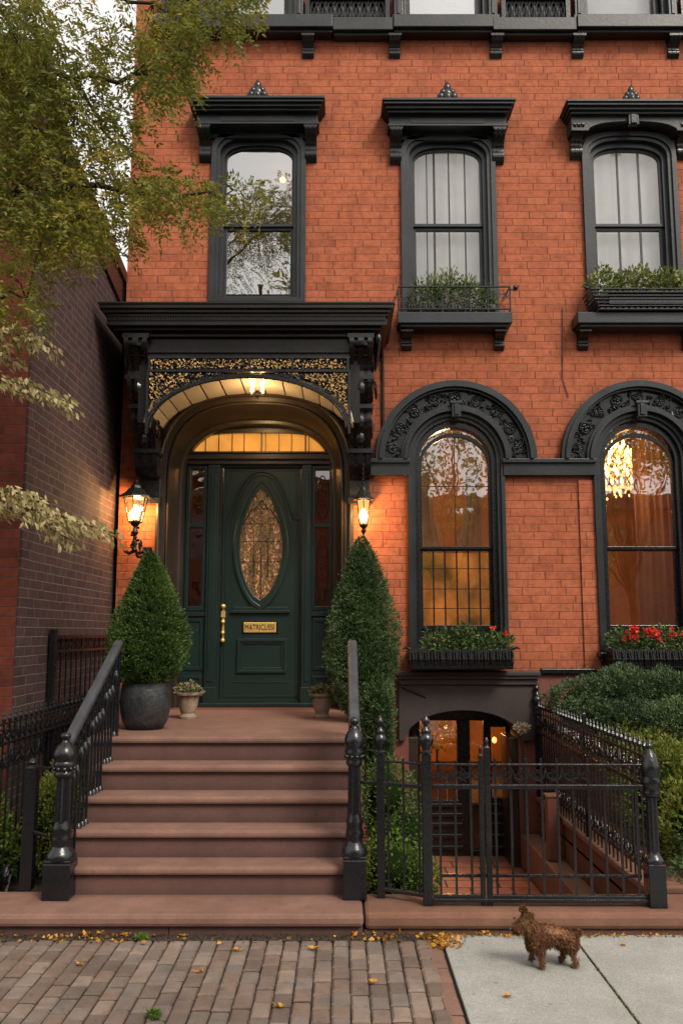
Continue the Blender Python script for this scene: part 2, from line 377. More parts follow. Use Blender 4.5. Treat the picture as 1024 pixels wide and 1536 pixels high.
def leafmesh(name, mat, parent, c, d, L, W, droop=0, fold=.25):
    """diamond leaves: centres c (n,3), directions d, lengths L, widths W"""
    n = len(c); d = d/np.linalg.norm(d, axis=1)[:, None]
    r = rng.normal(size=(n, 3)); w = np.cross(d, r); w /= (np.linalg.norm(w, axis=1)[:, None]+1e-9)
    u = np.cross(d, w)
    L = np.broadcast_to(L, n)[:, None]; W = np.broadcast_to(W, n)[:, None]
    v = np.empty((n, 4, 3)); v[:, 0] = c
    v[:, 1] = c+d*L*.45+w*W*.5+u*W*fold; v[:, 2] = c+d*L; v[:, 3] = c+d*L*.45-w*W*.5+u*W*fold
    v = v.reshape(-1, 3)
    if parent is not None: v = v-np.array(wloc(parent))
    me = bpy.data.meshes.new(name); me.vertices.add(4*n); me.vertices.foreach_set('co', v.ravel())
    me.loops.add(4*n); me.loops.foreach_set('vertex_index', np.arange(4*n, dtype=np.int32))
    me.polygons.add(n); me.polygons.foreach_set('loop_start', np.arange(0, 4*n, 4, dtype=np.int32))
    me.update(calc_edges=True); me.materials.append(mat)
    o = bpy.data.objects.new(name, me); COL.objects.link(o)
    if parent is not None: o.parent = parent
    return o
def blobleaves(blobs, n, thick=.25, lump=.18):
    """points and outward directions on lumpy ellipsoid shells; blobs (cx,cy,cz,rx,ry,rz)"""
    B = np.array(blobs, float); wts = (B[:, 3]*B[:, 4]+B[:, 3]*B[:, 5]+B[:, 4]*B[:, 5]); wts /= wts.sum()
    k = rng.choice(len(B), n, p=wts); d = rng.normal(size=(n, 3)); d /= np.linalg.norm(d, axis=1)[:, None]
    ph = rng.uniform(0, 6, (len(B), 3))
    lm = 1+lump*np.sin(d[:, 0]*5+ph[k, 0])*np.sin(d[:, 1]*5+ph[k, 1])+lump*.7*np.sin(d[:, 2]*9+ph[k, 2])*np.sin(d[:, 0]*11)
    rad = (1-thick*rng.random(n)**1.5)*lm
    p = B[k, :3]+d*B[k, 3:]*rad[:, None]
    return p, d
def shrub(name, label, cat, blobs, n, L, W, mat, base, stem=None, group=None, core=True, up=.3, lump=.18):
    t = thing(name, label, cat, base, group)
    p, d = blobleaves(blobs, n, lump=lump)
    dd = d+rng.normal(size=(n, 3))*.6+np.array([0, 0, up])
    leafmesh('foliage', mat, t, p, dd, rng.uniform(.7, 1.3, n)*L, rng.uniform(.7, 1.3, n)*W)
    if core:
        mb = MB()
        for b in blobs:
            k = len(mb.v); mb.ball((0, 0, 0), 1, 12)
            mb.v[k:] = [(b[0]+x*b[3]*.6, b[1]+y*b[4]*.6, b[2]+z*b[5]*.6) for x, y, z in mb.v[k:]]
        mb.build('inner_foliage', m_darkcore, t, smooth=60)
    mb = MB()
    for b in (blobs if stem is None else stem):
        mb.tube([base, (base[0]*.3+b[0]*.7, base[1]*.3+b[1]*.7, base[2]*.5+b[2]*.5), (b[0], b[1], b[2])], [.022, .015, .006], 5)
    mb.build('stem', m_bark, t)
    return t
def textmesh(txt, size, x, y, z, w=None, ext=.002):
    cu = bpy.data.curves.new('txt', 'FONT'); cu.body = txt; cu.size = size; cu.extrude = ext; cu.align_x = 'CENTER'; cu.align_y = 'CENTER'
    ob = bpy.data.objects.new('txt', cu); COL.objects.link(ob); bpy.context.view_layer.update()
    me = bpy.data.meshes.new_from_object(ob.evaluated_get(bpy.context.evaluated_depsgraph_get()))
    vs = [v.co.copy() for v in me.vertices]; fs = [tuple(p.vertices) for p in me.polygons]
    wid = max(v.x for v in vs)-min(v.x for v in vs); k = (w/wid) if w else 1
    mb = MB(); mb.add([(x+v.x*k, y-v.z, z+v.y) for v in vs], fs)
    bpy.data.objects.remove(ob); bpy.data.curves.remove(cu); bpy.data.meshes.remove(me); return mb
# ================================================================== SETTING
def sheet(name, x0, x1, y0, y1, z, m):
    o = MB().add([(x0, y0, z), (x1, y0, z), (x1, y1, z), (x0, y1, z)], [(0, 1, 2, 3)]).build(name, m); o['kind'] = 'structure'; return o
# ground sheet with the sunken areaway cut out
g = MB(); AX0, AX1, AY0, AY1 = .17, 2.03, -3.45, .5
g.plate([(-150, -150), (150, -150), (150, 150), (-150, 150)], [[(AX0, AY0), (AX1, AY0), (AX1, AY1), (AX0, AY1)]], 0, .02)
g.v = [(x, z, -.012-y) for x, y, z in g.v]; g.f = [f[::-1] for f in g.f]
g.build('ground', m_soil)['kind'] = 'structure'
# brick sidewalk, every paver modelled in one sheet of paving
def pavers(name, x0, x1, y0, y1, w, l, m, skip=None):
    mb = MB(); x = x0; i = 0
    while x < x1:
        yoff = (i % 2)*l*.5+random.uniform(-.025, .025); y = y1+yoff*0+(.0 if i % 2 else -l*.5)
        first = True; y = y1
        while y > y0:
            ll = l*random.uniform(.9, 1.1)
            if first and i % 2: ll *= .5
            first = False
            g_ = .0016; c = ((x+x+w)/2, y-ll/2); a = random.uniform(-.012, .012); dz = random.uniform(-.003, .0035); tx = random.uniform(-.01, .01)
            hw, hl = w/2-g_-random.uniform(0, .002), ll/2-g_-random.uniform(.005, .0095); b = .011
            pts = []
            for (sx, sy, z, ins) in [(-1, -1, -.02, 0), (1, -1, -.02, 0), (1, 1, -.02, 0), (-1, 1, -.02, 0), (-1, -1, .0, 0), (1, -1, .0, 0), (1, 1, .0, 0), (-1, 1, .0, 0), (-1, -1, .010, b), (1, -1, .010, b), (1, 1, .010, b), (-1, 1, .010, b)]:
                px, py = sx*(hw-ins), sy*(hl-ins); jx, jy = random.uniform(-.0018, .0018), random.uniform(-.003, .003)
                pts.append((c[0]+px*math.cos(a)-py*math.sin(a)+jx, c[1]+px*math.sin(a)+py*math.cos(a)+jy, z+dz+tx*px))
            mb.add(pts, [(0, 1, 5, 4), (1, 2, 6, 5), (2, 3, 7, 6), (3, 0, 4, 7), (4, 5, 9, 8), (5, 6, 10, 9), (6, 7, 11, 10), (7, 4, 8, 11), (8, 9, 10, 11)])
            y -= ll
        x += w; i += 1
    o = mb.build(name, m); o['kind'] = 'structure'; return o
pavers('brick_sidewalk', -6.0, .49, -7.5, -3.87, .0975, .158, m_paver)
pavers('brick_sidewalk_edge', .494, .59, -7.5, -3.90, .096, .20, m_paver_r)
# concrete slabs
def slab(x0, x1, y0, y1):
    mb = MB().box(x0, x1, y0, y1, -.05, .012)
    o = mb.build('concrete_pavement', m_concrete, bevel=.006); o['kind'] = 'structure'
for x0, x1 in ((.603, 1.391), (1.401, 2.95), (2.96, 4.4), (4.41, 6.2)):
    slab(x0, x1, -5.62, -3.79); slab(x0, x1, -7.5, -5.63)
MB().box(-30, 30, -7.75, -7.51, -.15, .01).build('street_kerb', m_stone_d, bevel=.01)['kind'] = 'structure'
sheet('road', -60, 60, -18, -7.75, -.004, m_asphalt)
# moss and weeds seam, joint growth
n = 900
c = np.stack([rng.uniform(1.388, 1.404, n), rng.uniform(-7, -3.8, n), np.full(n, .006)], 1)
o = leafmesh('joint_moss', m_moss, None, c, rng.normal(size=(n, 3))*np.array([.5, .5, 1])+[0, 0, .6], .012, .008); tag(o, 'thin line of moss in the pavement joint', 'moss', kind='stuff')

# ================================================================== HOUSE
house = thing('row_house', 'tall red brick row house with black trim, hooded front door and arched parlor windows', 'house', (.9, 0, 0))
CX = -.935
segB = [(-.945, .44), (1.215, .43), (3.295, .43)]
# --- brick front with openings
wall_out = rect(-2.415, 6.4, 1.43, 11.2)
holes = [arch(-.947, .50, 5.50, 7.28, .24, 14, 2.4), arch(1.218, .50, 5.24, 7.25, .24, 14, 2.4), arch(3.290, .50, 5.24, 7.25, .24, 14, 2.4)]
holes += [arch(1.245, .48, 1.60, 3.70, .48, 24), arch(3.262, .48, 1.60, 3.70, .48, 24)]
holes += [rect(-1.45, -.62, 8.95, 10.6), rect(.75, 1.65, 8.95, 10.6), rect(2.85, 3.75, 8.95, 10.6)]
dh = arch(CX, 1.0, 1.43, 3.5, .88, 24, 2.6)
# door opening reaches the bottom of the brick: notch it into the outline
wall_out = [(-2.415, 1.431)]+[(CX-1.0, 1.431)]+[(x, z) for x, z in reversed(dh[1:-1])]+[(CX+1.0, 1.431), (6.4, 1.431), (6.4, 11.2), (-2.415, 11.2)]
MB().plate(wall_out, holes, 0, .34).build('brick_wall', m_brick, house)
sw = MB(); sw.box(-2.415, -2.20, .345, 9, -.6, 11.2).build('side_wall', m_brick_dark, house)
bx = MB(); bx.box(2.575, 2.742, -.022, .05, 1.45, 3.48); bx.build('brick_pier', m_brick, house)
# base of brownstone with basement opening
bo = [(-2.415, -.9), (.70, -.9), (.70, .78)]+[(x, z) for x, z in reversed(arch(1.27, .57, .78, .78, .24, 16)[0:])]+[(1.84, -.9), (6.4, -.9), (6.4, 1.43), (CX+1.0, 1.43), (CX+1.0, 1.03), (CX-1.0, 1.03), (CX-1.0, 1.43), (-2.415, 1.43)]
bo = [(-2.415, -.9), (.70, -.9)]+[(x, z) for x, z in reversed(arch(1.27, .57, .70, .78, .24, 16)[1:-1])]+[(1.84, -.9), (6.4, -.9), (6.4, 1.43), (CX+1.0, 1.43), (CX+1.0, 1.03), (CX-1.0, 1.03), (CX-1.0, 1.43), (-2.415, 1.43)]
MB().plate(bo, [], -.03, .45).build('stone_base', m_stone_b, house)
MB().box(2.1, 6.4, -.075, .1, 1.40, 1.455).build('base_ledge', m_trim_dk, house, bevel=.008)
# roof and back so no light leaks
MB().box(-2.415, 6.4, .36, 9, 11.2, 11.4).build('roof', m_trim_dk, house)
MB().box(-2.415, 6.4, 9, 9.2, -.9, 11.4).build('rear_wall', m_brick_dark, house)
MB().box(6.2, 6.4, .36, 9, -.9, 11.19).build('party_wall', m_brick_dark, house)

# --- interior rooms
def room(name, x0, x1, y0, y1, z0, z1, m):
    mb = MB(); t = .04
    mb.box(x0-t, x1+t, y1, y1+t, z0-t, z1+t); mb.box(x0-t, x0, y0, y1, z0-t, z1+t); mb.box(x1, x1+t, y0, y1, z0-t, z1+t)
    mb.box(x0, x1, y0, y1, z0-t, z0); mb.box(x0, x1, y0, y1, z1, z1+t)
    return mb.build(name, m, house)
room('parlor_room', .45, 6.1, .35, 4.2, 1.5, 4.75, m_ochre)
room('hall_room', -2.1, .36, .56, 3.5, 1.03, 4.5, m_ochre)
room('bedroom', -2.1, .2, .35, 3.8, 5.2, 8.3, m_dkroom)
room('bedroom', .3, 6.1, .35, 3.8, 5.1, 8.3, m_dkroom)
room('top_floor_room', -2.1, 6.1, .35, 3.8, 8.6, 10.9, m_dkroom)
room('basement_room', .3, 3.2, .62, 3.6, -.6, 1.3, m_ochre)

# --- upper windows
def upper_window(cx, zb, zt_spring, rise, glassm, bars, glass_hw=.375, sill_z=None, rail_z=6.44, off=0):
    """casing (part) > frame, sash, pane, glazing bars"""
    o1 = arch(cx, .54, zb, zt_spring, rise+.07, 18, 4.2, 2.4); i1 = arch(cx, .485, zb+.03, zt_spring, rise+.02, 18, 3.2, 2.2)
    mb = MB(); ring(mb, o1, i1, -.045, .03)
    i2 = arch(cx, .445, zb+.06, zt_spring, rise-.02, 18, 3.0, 2.1); ring(mb, arch(cx, .488, zb+.02, zt_spring, rise+.022, 18, 3.2, 2.2), i2, -.02, .12)
    w = mb.build('window', m_trim, house, bevel=.006)
    i3 = arch(cx, .40, zb+.085, zt_spring-.03, rise-.05, 18, 2.8, 2.1)
    mb = MB(); ring(mb, arch(cx, .46, zb+.05, zt_spring, rise-.01, 18, 2.6), i3, .04, .15)
    mb.build('frame', m_trim_dk if False else m_trim, w, bevel=.005)
    ztop = zt_spring-.03+rise-.05
    mb = MB(); o4 = arch(cx, .405, rail_z, zt_spring-.03, rise-.045, 18, 2.8, 2.1); i4 = arch(cx, glass_hw, rail_z+.035, zt_spring-.03, rise-.075, 18, 2.8, 2.1)
    ring(mb, o4, i4, .075, .12); mb.build('upper_sash', m_trim, w, bevel=.004)
    mb = MB(); ring(mb, rect(cx-.405, cx+.405, zb+.08, rail_z+.02), rect(cx-glass_hw+.012, cx+glass_hw-.012, zb+.125, rail_z-.035), .105, .15); mb.build('lower_sash', m_trim, w, bevel=.004)
    mb = MB(); mb.add([(cx-.39, .10, rail_z), (cx+.39, .10, rail_z), (cx+.39, .10, ztop), (cx-.39, .10, ztop)], [(0, 1, 2, 3)])
    mb.build('pane', glassm, w)
    mb = MB(); mb.add([(cx-.38, .128, zb+.15), (cx+.38, .128, zb+.15), (cx+.38, .128, rail_z), (cx-.38, .128, rail_z)], [(0, 1, 2, 3)])
    mb.build('pane', glassm, w)
    for dx, wd in bars:
        h = zt_spring-.03+(rise-.06)*max(0, (1-(abs(dx)/glass_hw)**2.8))**(1/2.1)
        MB().box(cx+dx-wd, cx+dx+wd, .088, .104, rail_z+.02, h).build('glazing_bar', m_trim, w)
        MB().box(cx+dx-wd, cx+dx+wd, .116, .132, zb+.17, rail_z-.02).build('glazing_bar', m_trim, w)
    return w
upper_window(-.947, 5.50, 7.28, .22, m_glassA, [])
upper_window(1.218, 5.24, 7.25, .22, m_glassB, [(-.235, .006), (-.15, .012), (.02, .008), (.205, .008)])
upper_window(3.290, 5.24, 7.25, .22, m_glassB, [(-.10, .011), (.145, .011)])
# blinds behind the glass (things in the rooms)
for cx, nm in ((1.218, 'white blind behind the middle upper window with thin dark bars'), (3.29, 'white blind behind the right upper window above the ivy box')):
    z0 = 5.78 if cx < 2 else 5.3
    mb = MB(); k = 24; vs = []
    for i in range(k+1):
        x = cx-.47+.94*i/k; y = .25+.012*math.sin(i*1.7)
        vs += [(x, y, z0), (x, y, 7.6)]
    mb.add(vs, [(2*i, 2*i+2, 2*i+3, 2*i+1) for i in range(k)])
    tag(mb.build('window_blind', m_blind, smooth=80), nm, 'blind')
# --- lintel hoods of upper windows
def console(mb, x0, x1, ztop, h, proj, base=0.0, y0=0.0):
    """scrolled bracket: wide curled top, slim foot, three raised flutes"""
    def prof(k):
        pr = []
        for i in range(25):
            t = i/24; z = ztop-h*t
            y = proj*(.30+.70*(math.cos(PI*min(1, t*1.45))*.5+.5))
            y += proj*.12*math.sin(t*PI*3.2)*(1-t*.3)
            if t > .9: y *= max(.35, (1-(t-.9)*7))
            pr.append((y0-y*k, z))
        return [(y0+.01, ztop)]+pr+[(y0+.01, ztop-h)]
    w = x1-x0
    mb.prismx(prof(.9), x0, x1)
    for a, b in ((.04, .26), (.38, .62), (.74, .96)): mb.prismx([(y, z-.002) for y, z in prof(1.0)], x0+w*a, x0+w*b)
def finial(parent, cx, z, y, s=1.0, m=None):
    mb = MB(); mb.lathe(cx, y, [(.05, 0), (.055, .02), (.03, .035), (.04, .06), (.052, .09), (.035, .13), (.018, .15), (.024, .17), (.016, .195), (.004, .22)], 12, z)
    for sgn in (-1, 1):
        for (dx, dz, r) in ((.045, .03, .036), (.075, .025, .032), (.055, .075, .032), (.038, .115, .028), (.09, .05, .018)): mb.ball((cx+sgn*dx, y-.01, z+dz), r, 8, 1.15)
    mb.ball((cx, y-.035, z+.06), .034, 8, 1.3); mb.ball((cx, y, z+.16), .032, 8, 1.4)
    if s != 1: mb.v = [(cx+(a-cx)*s, b, z+(c-z)*s) for a, b, c in mb.v]
    mb.build('finial', m_trim_dk, parent, smooth=50)
def lintel(cx, zt, w, kind):
    mb = MB(); hw = w/2
    for a, z0, z1, pr in ((hw, zt-.03, zt, .33), (hw-.015, zt-.06, zt-.028, .31), (hw-.04, zt-.095, zt-.058, .275), (hw-.065, zt-.125, zt-.093, .24)):
        mb.box(cx-a, cx+a, -pr, .01, z0, z1)
    if kind == 'arched':
        ar = arch(cx, .50, zt-.30, zt-.30, .115, 16, 2.2)
        out = [(cx-hw+.08, zt-.123), (cx-hw+.08, zt-.30)]+[(x, z) for x, z in reversed(ar)]+[(cx+hw-.08, zt-.30), (cx+hw-.08, zt-.123)]
        mb.plate(out, [], -.19, .005)
        l = mb.build('window_hood', m_trim, house, bevel=.005)
        k = MB(); k.box(cx-.06, cx+.06, -.235, -.185, zt-.25, zt-.128); k.box(cx-.035, cx+.035, -.25, -.23, zt-.24, zt-.13); k.build('keystone', m_trim_dk, l, bevel=.006)
    else:
        mb.box(cx-hw+.085, cx+hw-.085, -.17, .005, zt-.235, zt-.12)
        mb.box(cx-hw+.07, cx+hw-.07, -.20, .005, zt-.262, zt-.233)
        mb.box(cx-hw+.1, cx+hw-.1, -.045, .005, zt-.34, zt-.283)
        l = mb.build('window_hood', m_trim, house, bevel=.005)
        MB().box(cx-.42, cx+.42, -.176, -.168, zt-.215, zt-.15).build('raised_panel', m_trim, l, bevel=.003)
    for sgn in (-1, 1):
        b = MB(); xc = cx+sgn*(hw-.165); zt2 = zt-.263 if kind != 'arched' else zt-.19
        console(b, xc-.066, xc+.066, zt2, .36, .195)
        b.box(xc-.074, xc+.074, -.197, 0.0, zt2-.03, zt2-.002)
        b.build('bracket', m_trim_dk, l, smooth=40)
    finial(l, cx, zt, -.18, 1.35 if kind != 'arched' else 1.2)
lintel(-.955, 7.80, 1.54, 'flat'); lintel(1.205, 7.775, 1.50, 'flat'); lintel(3.295, 7.76, 1.55, 'arched')
# --- sills of upper windows B, C
def sill(x0, x1, z1, z0, y, m=m_trim, cons=.2):
    mb = MB(); mb.box(x0, x1, -y, .02, z0+.03, z1); mb.box(x0+.03, x1-.03, -y+.04, .01, z0, z0+.032)
    s = mb.build('window_sill', m, house, bevel=.008)
    for xc in (x0+.11, x1-.11):
        b = MB(); console(b, xc-.055, xc+.055, z0+.002, cons, y*.6); b.box(xc-.065, xc+.065, -y*.66, 0, z0-.03, z0+.002); b.build('bracket', m_trim_dk, s, smooth=40)
sill(.61, 1.86, 5.295, 5.14, .26); sill(2.57, 3.95, 5.295, 5.14, .26)
# --- string course with brackets under the top floor
zc = 8.79
mb = MB()
for x0, x1, pr, dz in ((-2.2, -.10, .19, 0), (-.10, .60, .165, -.02), (.60, 1.75, .19, 0), (1.75, 2.72, .165, -.02), (2.72, 4.4, .19, 0), (4.4, 6.4, .165, -.02)):
    mb.box(x0, x1-.001, -pr, .01, zc-.04+dz, zc+.12+dz); mb.box(x0+.01, x1-.012, -pr+.05, .009, zc-.075+dz, zc-.038+dz)
sc_ = mb.build('string_course', m_trim, house, bevel=.008)
for px in (462, 592, 745, 868, 1012, 1150):
    x, z = at(px, 45, -.12); b = MB(); console(b, x-.065, x+.065, zc-.09, .22, .13); b.box(x-.075, x+.075, -.145, 0, zc-.115, zc-.088); b.build('bracket', m_trim_dk, sc_, smooth=40)
# top floor windows and openwork panels
for (x0, x1) in ((-1.45, -.62), (.75, 1.65), (2.85, 3.75)):
    mb = MB(); ring(mb, rect(x0-.13, x1+.13, 8.83, 10.75), rect(x0, x1, 8.95, 10.6), -.05, .05)
    w = mb.build('window', m_trim, house, bevel=.006)
    ring(MB(), rect(x0-.01, x1+.01, 8.94, 10.61), rect(x0+.06, x1-.06, 8.99, 10.55), .04, .12).build('frame', m_trim, w, bevel=.004)
    MB().add([(x0, .1, 8.94), (x1, .1, 8.94), (x1, .1, 10.6), (x0, .1, 10.6)], [(0, 1, 2, 3)]).build('pane', m_glassA if x0 < 1 else m_glassB, w)
for cx, nm in ((1.2, 'white blind behind the middle top floor window'), (3.3, 'pale slatted blind behind the right top floor window')):
    tag(MB().box(cx-.5, cx+.5, .24, .25, 8.9, 10.6).build('window_blind', m_blind), nm, 'blind')
for (x0, x1, k) in ((-2.1, -1.6, 6), (-.42, .56, 9), (1.86, 2.66, 8), (3.95, 4.4, 5)):
    mb = MB(); mb.box(x0, x1, -.10, -.06, 8.86, 8.90); mb.box(x0, x1, -.11, -.05, 9.16, 9.22); 
    for xx in (x0, x1-.05): mb.box(xx, xx+.05, -.12, -.04, 8.82, 9.25)
    sc = (x1-x0-.1)/k
    for i in range(k):
        xc = x0+.05+sc*(i+.5)
        a = [(xc+sc*.42*math.cos(t), -.08, 9.03+.12*math.sin(t)) for t in [2*PI*j/12 for j in range(13)]]
        mb.tube(a, .011, 5, cap=False)
        mb.tube([(xc-sc/2, -.08, 8.9), (xc+sc/2, -.08, 9.16)], .009, 5); mb.tube([(xc+sc/2, -.075, 8.9), (xc-sc/2, -.075, 9.16)], .009, 5)
    mb.box(x0+.02, x1-.02, -.02, 0.0, 8.86, 9.22)
    mb.build('openwork_panel', m_trim_dk, house, smooth=40)
for x in (-.50, .66, 1.76, 2.76, 3.85):
    mb = MB(); mb.box(x-.05, x+.05, -.13, .005, 8.82, 11.1); mb.box(x-.07, x+.07, -.16, .004, 8.83, 8.93); mb.box(x-.02, x+.02, -.145, -.12, 8.95, 11); mb.build('pilaster', m_trim, house, bevel=.006)

# --- parlor windows
def carved_band(parent, cx, cz, ri, ro, nros, y, seed):
    R = random.Random(seed); mb = MB(); rm = (ri+ro)/2; hw = (ro-ri)/2
    for i in range(nros):
        a = PI*(i+.5)/nros; c = (cx+rm*math.cos(a), cz+rm*math.sin(a)); s = hw*R.uniform(.55, .78)
        mb.tube([(c[0]+s*math.cos(t), y, c[1]+s*math.sin(t)) for t in [2*PI*j/14 for j in range(15)]], .013, 5, cap=False)
        for j in range(6):
            t = 2*PI*j/6+R.random(); mb.ball((c[0]+s*.55*math.cos(t), y, c[1]+s*.55*math.sin(t)), s*.3, 6, .9)
        mb.ball((c[0], y-.012, c[1]), s*.28, 8)
    for i in range(nros*5):
        a = PI*(i+.5)/(nros*5)+R.uniform(-.03, .03); rr = R.choice([ri+.025, ro-.025, rm])+R.uniform(-.015, .015)
        c = (cx+rr*math.cos(a), cz+rr*math.sin(a))
        sp = spiral(c, R.uniform(.022, .045), R.uniform(.7, 1.3), R.uniform(0, 6), R.choice([-1, 1]), 8)
        mb.tube([(p, y+R.uniform(-.012, .012), q) for p, q in sp], [.011]*6+[.008, .006, .004], 5)
        t = R.uniform(0, 6); p2 = (c[0]+.06*math.cos(t), c[1]+.06*math.sin(t)); mb.tube([(c[0], y, c[1]), ((c[0]+p2[0])/2, y-.015, (c[1]+p2[1])/2), (p2[0], y, p2[1])], [.004, .014, .003], 5)
    mb.v = [(a, b, c) for a, b, c in mb.v]
    return mb.build('carved_scrollwork', m_trim, parent, smooth=50)
def parlor_window(cx, lower_bars):
    zs = 3.70; mb = MB()
    # outer hood mould rings
    for ro, ri, y0 in ((.875, .835, -.10), (.838, .80, -.13), (.803, .775, -.085), (.60, .565, -.085), (.57, .53, -.12)):
        ring2(mb, cx, zs, ro, ri, y0, .02)
    hood = mb.build('arched_hood', m_trim, house, bevel=.006)
    mb = MB(); ring2(mb, cx, zs, .78, .595, -.03, .015); mb.build('hood_field', m_trim_dk, hood)
    carved_band(hood, cx, zs+.005, .612, .768, 9, -.042, int(cx*10))
    # keystone
    k = MB(); k.box(cx-.05, cx+.05, -.16, -.1, zs+.45, zs+.61); k.box(cx-.07, cx+.07, -.17, -.1, zs+.595, zs+.625); k.box(cx-.025, cx+.025, -.175, -.15, zs+.47, zs+.59); k.build('keystone', m_trim, hood, bevel=.006)
    # casing
    mb = MB()
    ring(mb, arch(cx, .525, 1.62, zs, .525, 28), arch(cx, .485, 1.66, zs, .485, 28), -.055, .02)
    ring(mb, arch(cx, .488, 1.64, zs, .488, 28), arch(cx, .445, 1.70, zs, .445, 28), -.02, .12)
    w = mb.build('window', m_trim, house, bevel=.006)
    mb = MB(); ring(mb, arch(cx, .455, 1.68, zs-.02, .455, 28), arch(cx, .395, 1.76, zs-.02, .395, 28), .03, .16); mb.build('frame', m_trim_dk, w, bevel=.005)
    rz = 2.73
    mb = MB(); ring(mb, arch(cx, .40, rz, zs-.05, .37, 28), arch(cx, .365, rz+.03, zs-.05, .325, 28), .075, .125); mb.build('upper_sash', m_trim_dk, w, bevel=.004)
    mb = MB(); ring(mb, rect(cx-.40, cx+.40, 1.86, rz+.015), rect(cx-.36, cx+.36, 1.91, rz-.02), .11, .155); mb.build('lower_sash', m_trim_dk, w, bevel=.004)
    MB().add([(cx-.40, .1, rz), (cx+.40, .1, rz), (cx+.40, .1, zs+.38), (cx-.40, .1, zs+.38)], [(0, 1, 2, 3)]).build('pane', m_glassP, w)
    MB().add([(cx-.38, .13, 1.88), (cx+.38, .13, 1.88), (cx+.38, .13, rz), (cx-.38, .13, rz)], [(0, 1, 2, 3)]).build('pane', m_glassP, w)
    if lower_bars:
        for dx in (-.245, -.12, .01, .135, .26): MB().box(cx+dx-.008, cx+dx+.008, .118, .134, 1.88, rz).build('glazing_bar', m_trim_dk, w)
        for z in (2.30, 2.52, 2.09): MB().box(cx-.37, cx+.37, .121, .131, z-.004, z+.004).build('glazing_bar', m_trim_dk, w)
        MB().box(cx-.004, cx+.004, .09, .098, rz+.03, zs+.31).build('glazing_bar', m_trim_dk, w)
        MB().box(cx-.36, cx+.36, .09, .098, 3.42, 3.428).build('glazing_bar', m_trim_dk, w)
    MB().box(cx-.40, cx+.40, .12, .16, 1.70, 1.862).build('bottom_panel', m_trim_dk, w)
    mb = MB(); mb.box(cx-.56, cx+.56, -.14, .03, 1.575, 1.625); mb.box(cx-.53, cx+.53, -.10, .03, 1.53, 1.577); mb.build('window_sill', m_trim_dk, house, bevel=.008)
    return w
def ring2(mb, cx, zs, ro, ri, y0, y1, n=36):
    out = [(cx+ro*math.cos(PI*i/n), zs+ro*math.sin(PI*i/n)) for i in range(n+1)]+[(cx+ri*math.cos(PI*(n-i)/n), zs+ri*math.sin(PI*(n-i)/n)) for i in range(n+1)]
    mb.plate(out, [], y0, y1)
parlor_window(1.245, True); parlor_window(3.262, False)
for x0, x1 in ((.27, .735), (1.755, 2.752), (3.77, 6.38)):
    mb = MB(); mb.box(x0, x1, -.07, .01, 3.52, 3.66); mb.box(x0-.01, x1+.01, -.105, .01, 3.655, 3.70); mb.build('impost_band', m_trim, house, bevel=.006)
# --- door surround
mb = MB()
prev = None
for hw, top, sp, y0, y1 in ((1.065, 4.44, 3.42, -.075, .02), (1.02, 4.41, 3.42, -.10, .02), (.985, 4.375, 3.44, -.055, .10), (.955, 4.345, 3.46, -.01, .16), (.925, 4.31, 3.48, .05, .20), (.90, 4.26, 3.5, .11, .30), (.885, 4.235, 3.5, .17, .33)):
    pass
L = [(1.065, 4.44, .02), (1.065, 4.44, -.075), (1.06, 4.436, -.085), (1.035, 4.415, -.10), (1.02, 4.40, -.085), (1.015, 4.395, -.05), (.965, 4.35, -.045), (.96, 4.345, -.03), (.95, 4.335, -.055), (.935, 4.32, -.055), (.925, 4.312, -.02), (.905, 4.275, .045), (.885, 4.235, .13), (.872, 4.205, .21), (.868, 4.20, .225), (.845, 4.168, .23), (.84, 4.162, .25), (.83, 4.15, .27), (.83, 4.15, .37)]
rows = []
for hw, tp, y in L: rows.append([(x, y, z) for x, z in arch(CX, hw, 1.035, 3.45, tp-3.45, 40, 2.7)])
n = len(rows[0]); mb.v = [p for r in rows for p in r]
mb.f = [(i*n+j, i*n+j+1, (i+1)*n+j+1, (i+1)*n+j) for i in range(len(L)-1) for j in range(n-1)]
sur = mb.build('door_surround', m_bronze, house, smooth=28)
b = MB(); b.box(CX-1.09, CX-.955, -.15, .0, 1.03, 1.32); b.box(CX+.955, CX+1.09, -.15, 0, 1.03, 1.32); b.build('plinth', m_door, sur, bevel=.008)
# door screen (frame wall with openings)
YF = .36
so = arch(CX, .86, 1.035, 3.45, .73, 28, 2.7)
tr = arch(CX, .822, 3.855, 3.87, .25, 24, 3.2, 2.3)
hl = [tr, rect(-1.725, -1.535, 2.09, 3.70), rect(-.315, -.115, 2.09, 3.70), rect(-1.345, -.455, 1.10, 3.69)]
scr = MB().plate(so, hl, YF, YF+.10).build('door_frame', m_door, house, bevel=.004)
mb = MB(); mb.box(-1.80, -.07, YF-.10, YF+.02, 3.765, 3.83); mb.box(-1.78, -.09, YF-.06, YF+.02, 3.715, 3.767); mb.box(-1.79, -.08, YF-.125, YF+.02, 3.828, 3.85)
mb.build('transom_bar', m_bronze, scr, bevel=.006)
mb = MB(); ring(mb, arch(CX, .835, 3.851, 3.87, .262, 24, 3.2, 2.3), arch(CX, .80, 3.87, 3.88, .205, 24, 3.2, 2.5), YF-.03, YF+.02); mb.build('transom_frame', m_bronze, scr, bevel=.004)
MB().add([(-1.80, YF+.07, 3.84), (-.07, YF+.07, 3.84), (-.07, YF+.07, 4.16), (-1.80, YF+.07, 4.16)], [(0, 1, 2, 3)]).build('transom_pane', m_transom, scr)
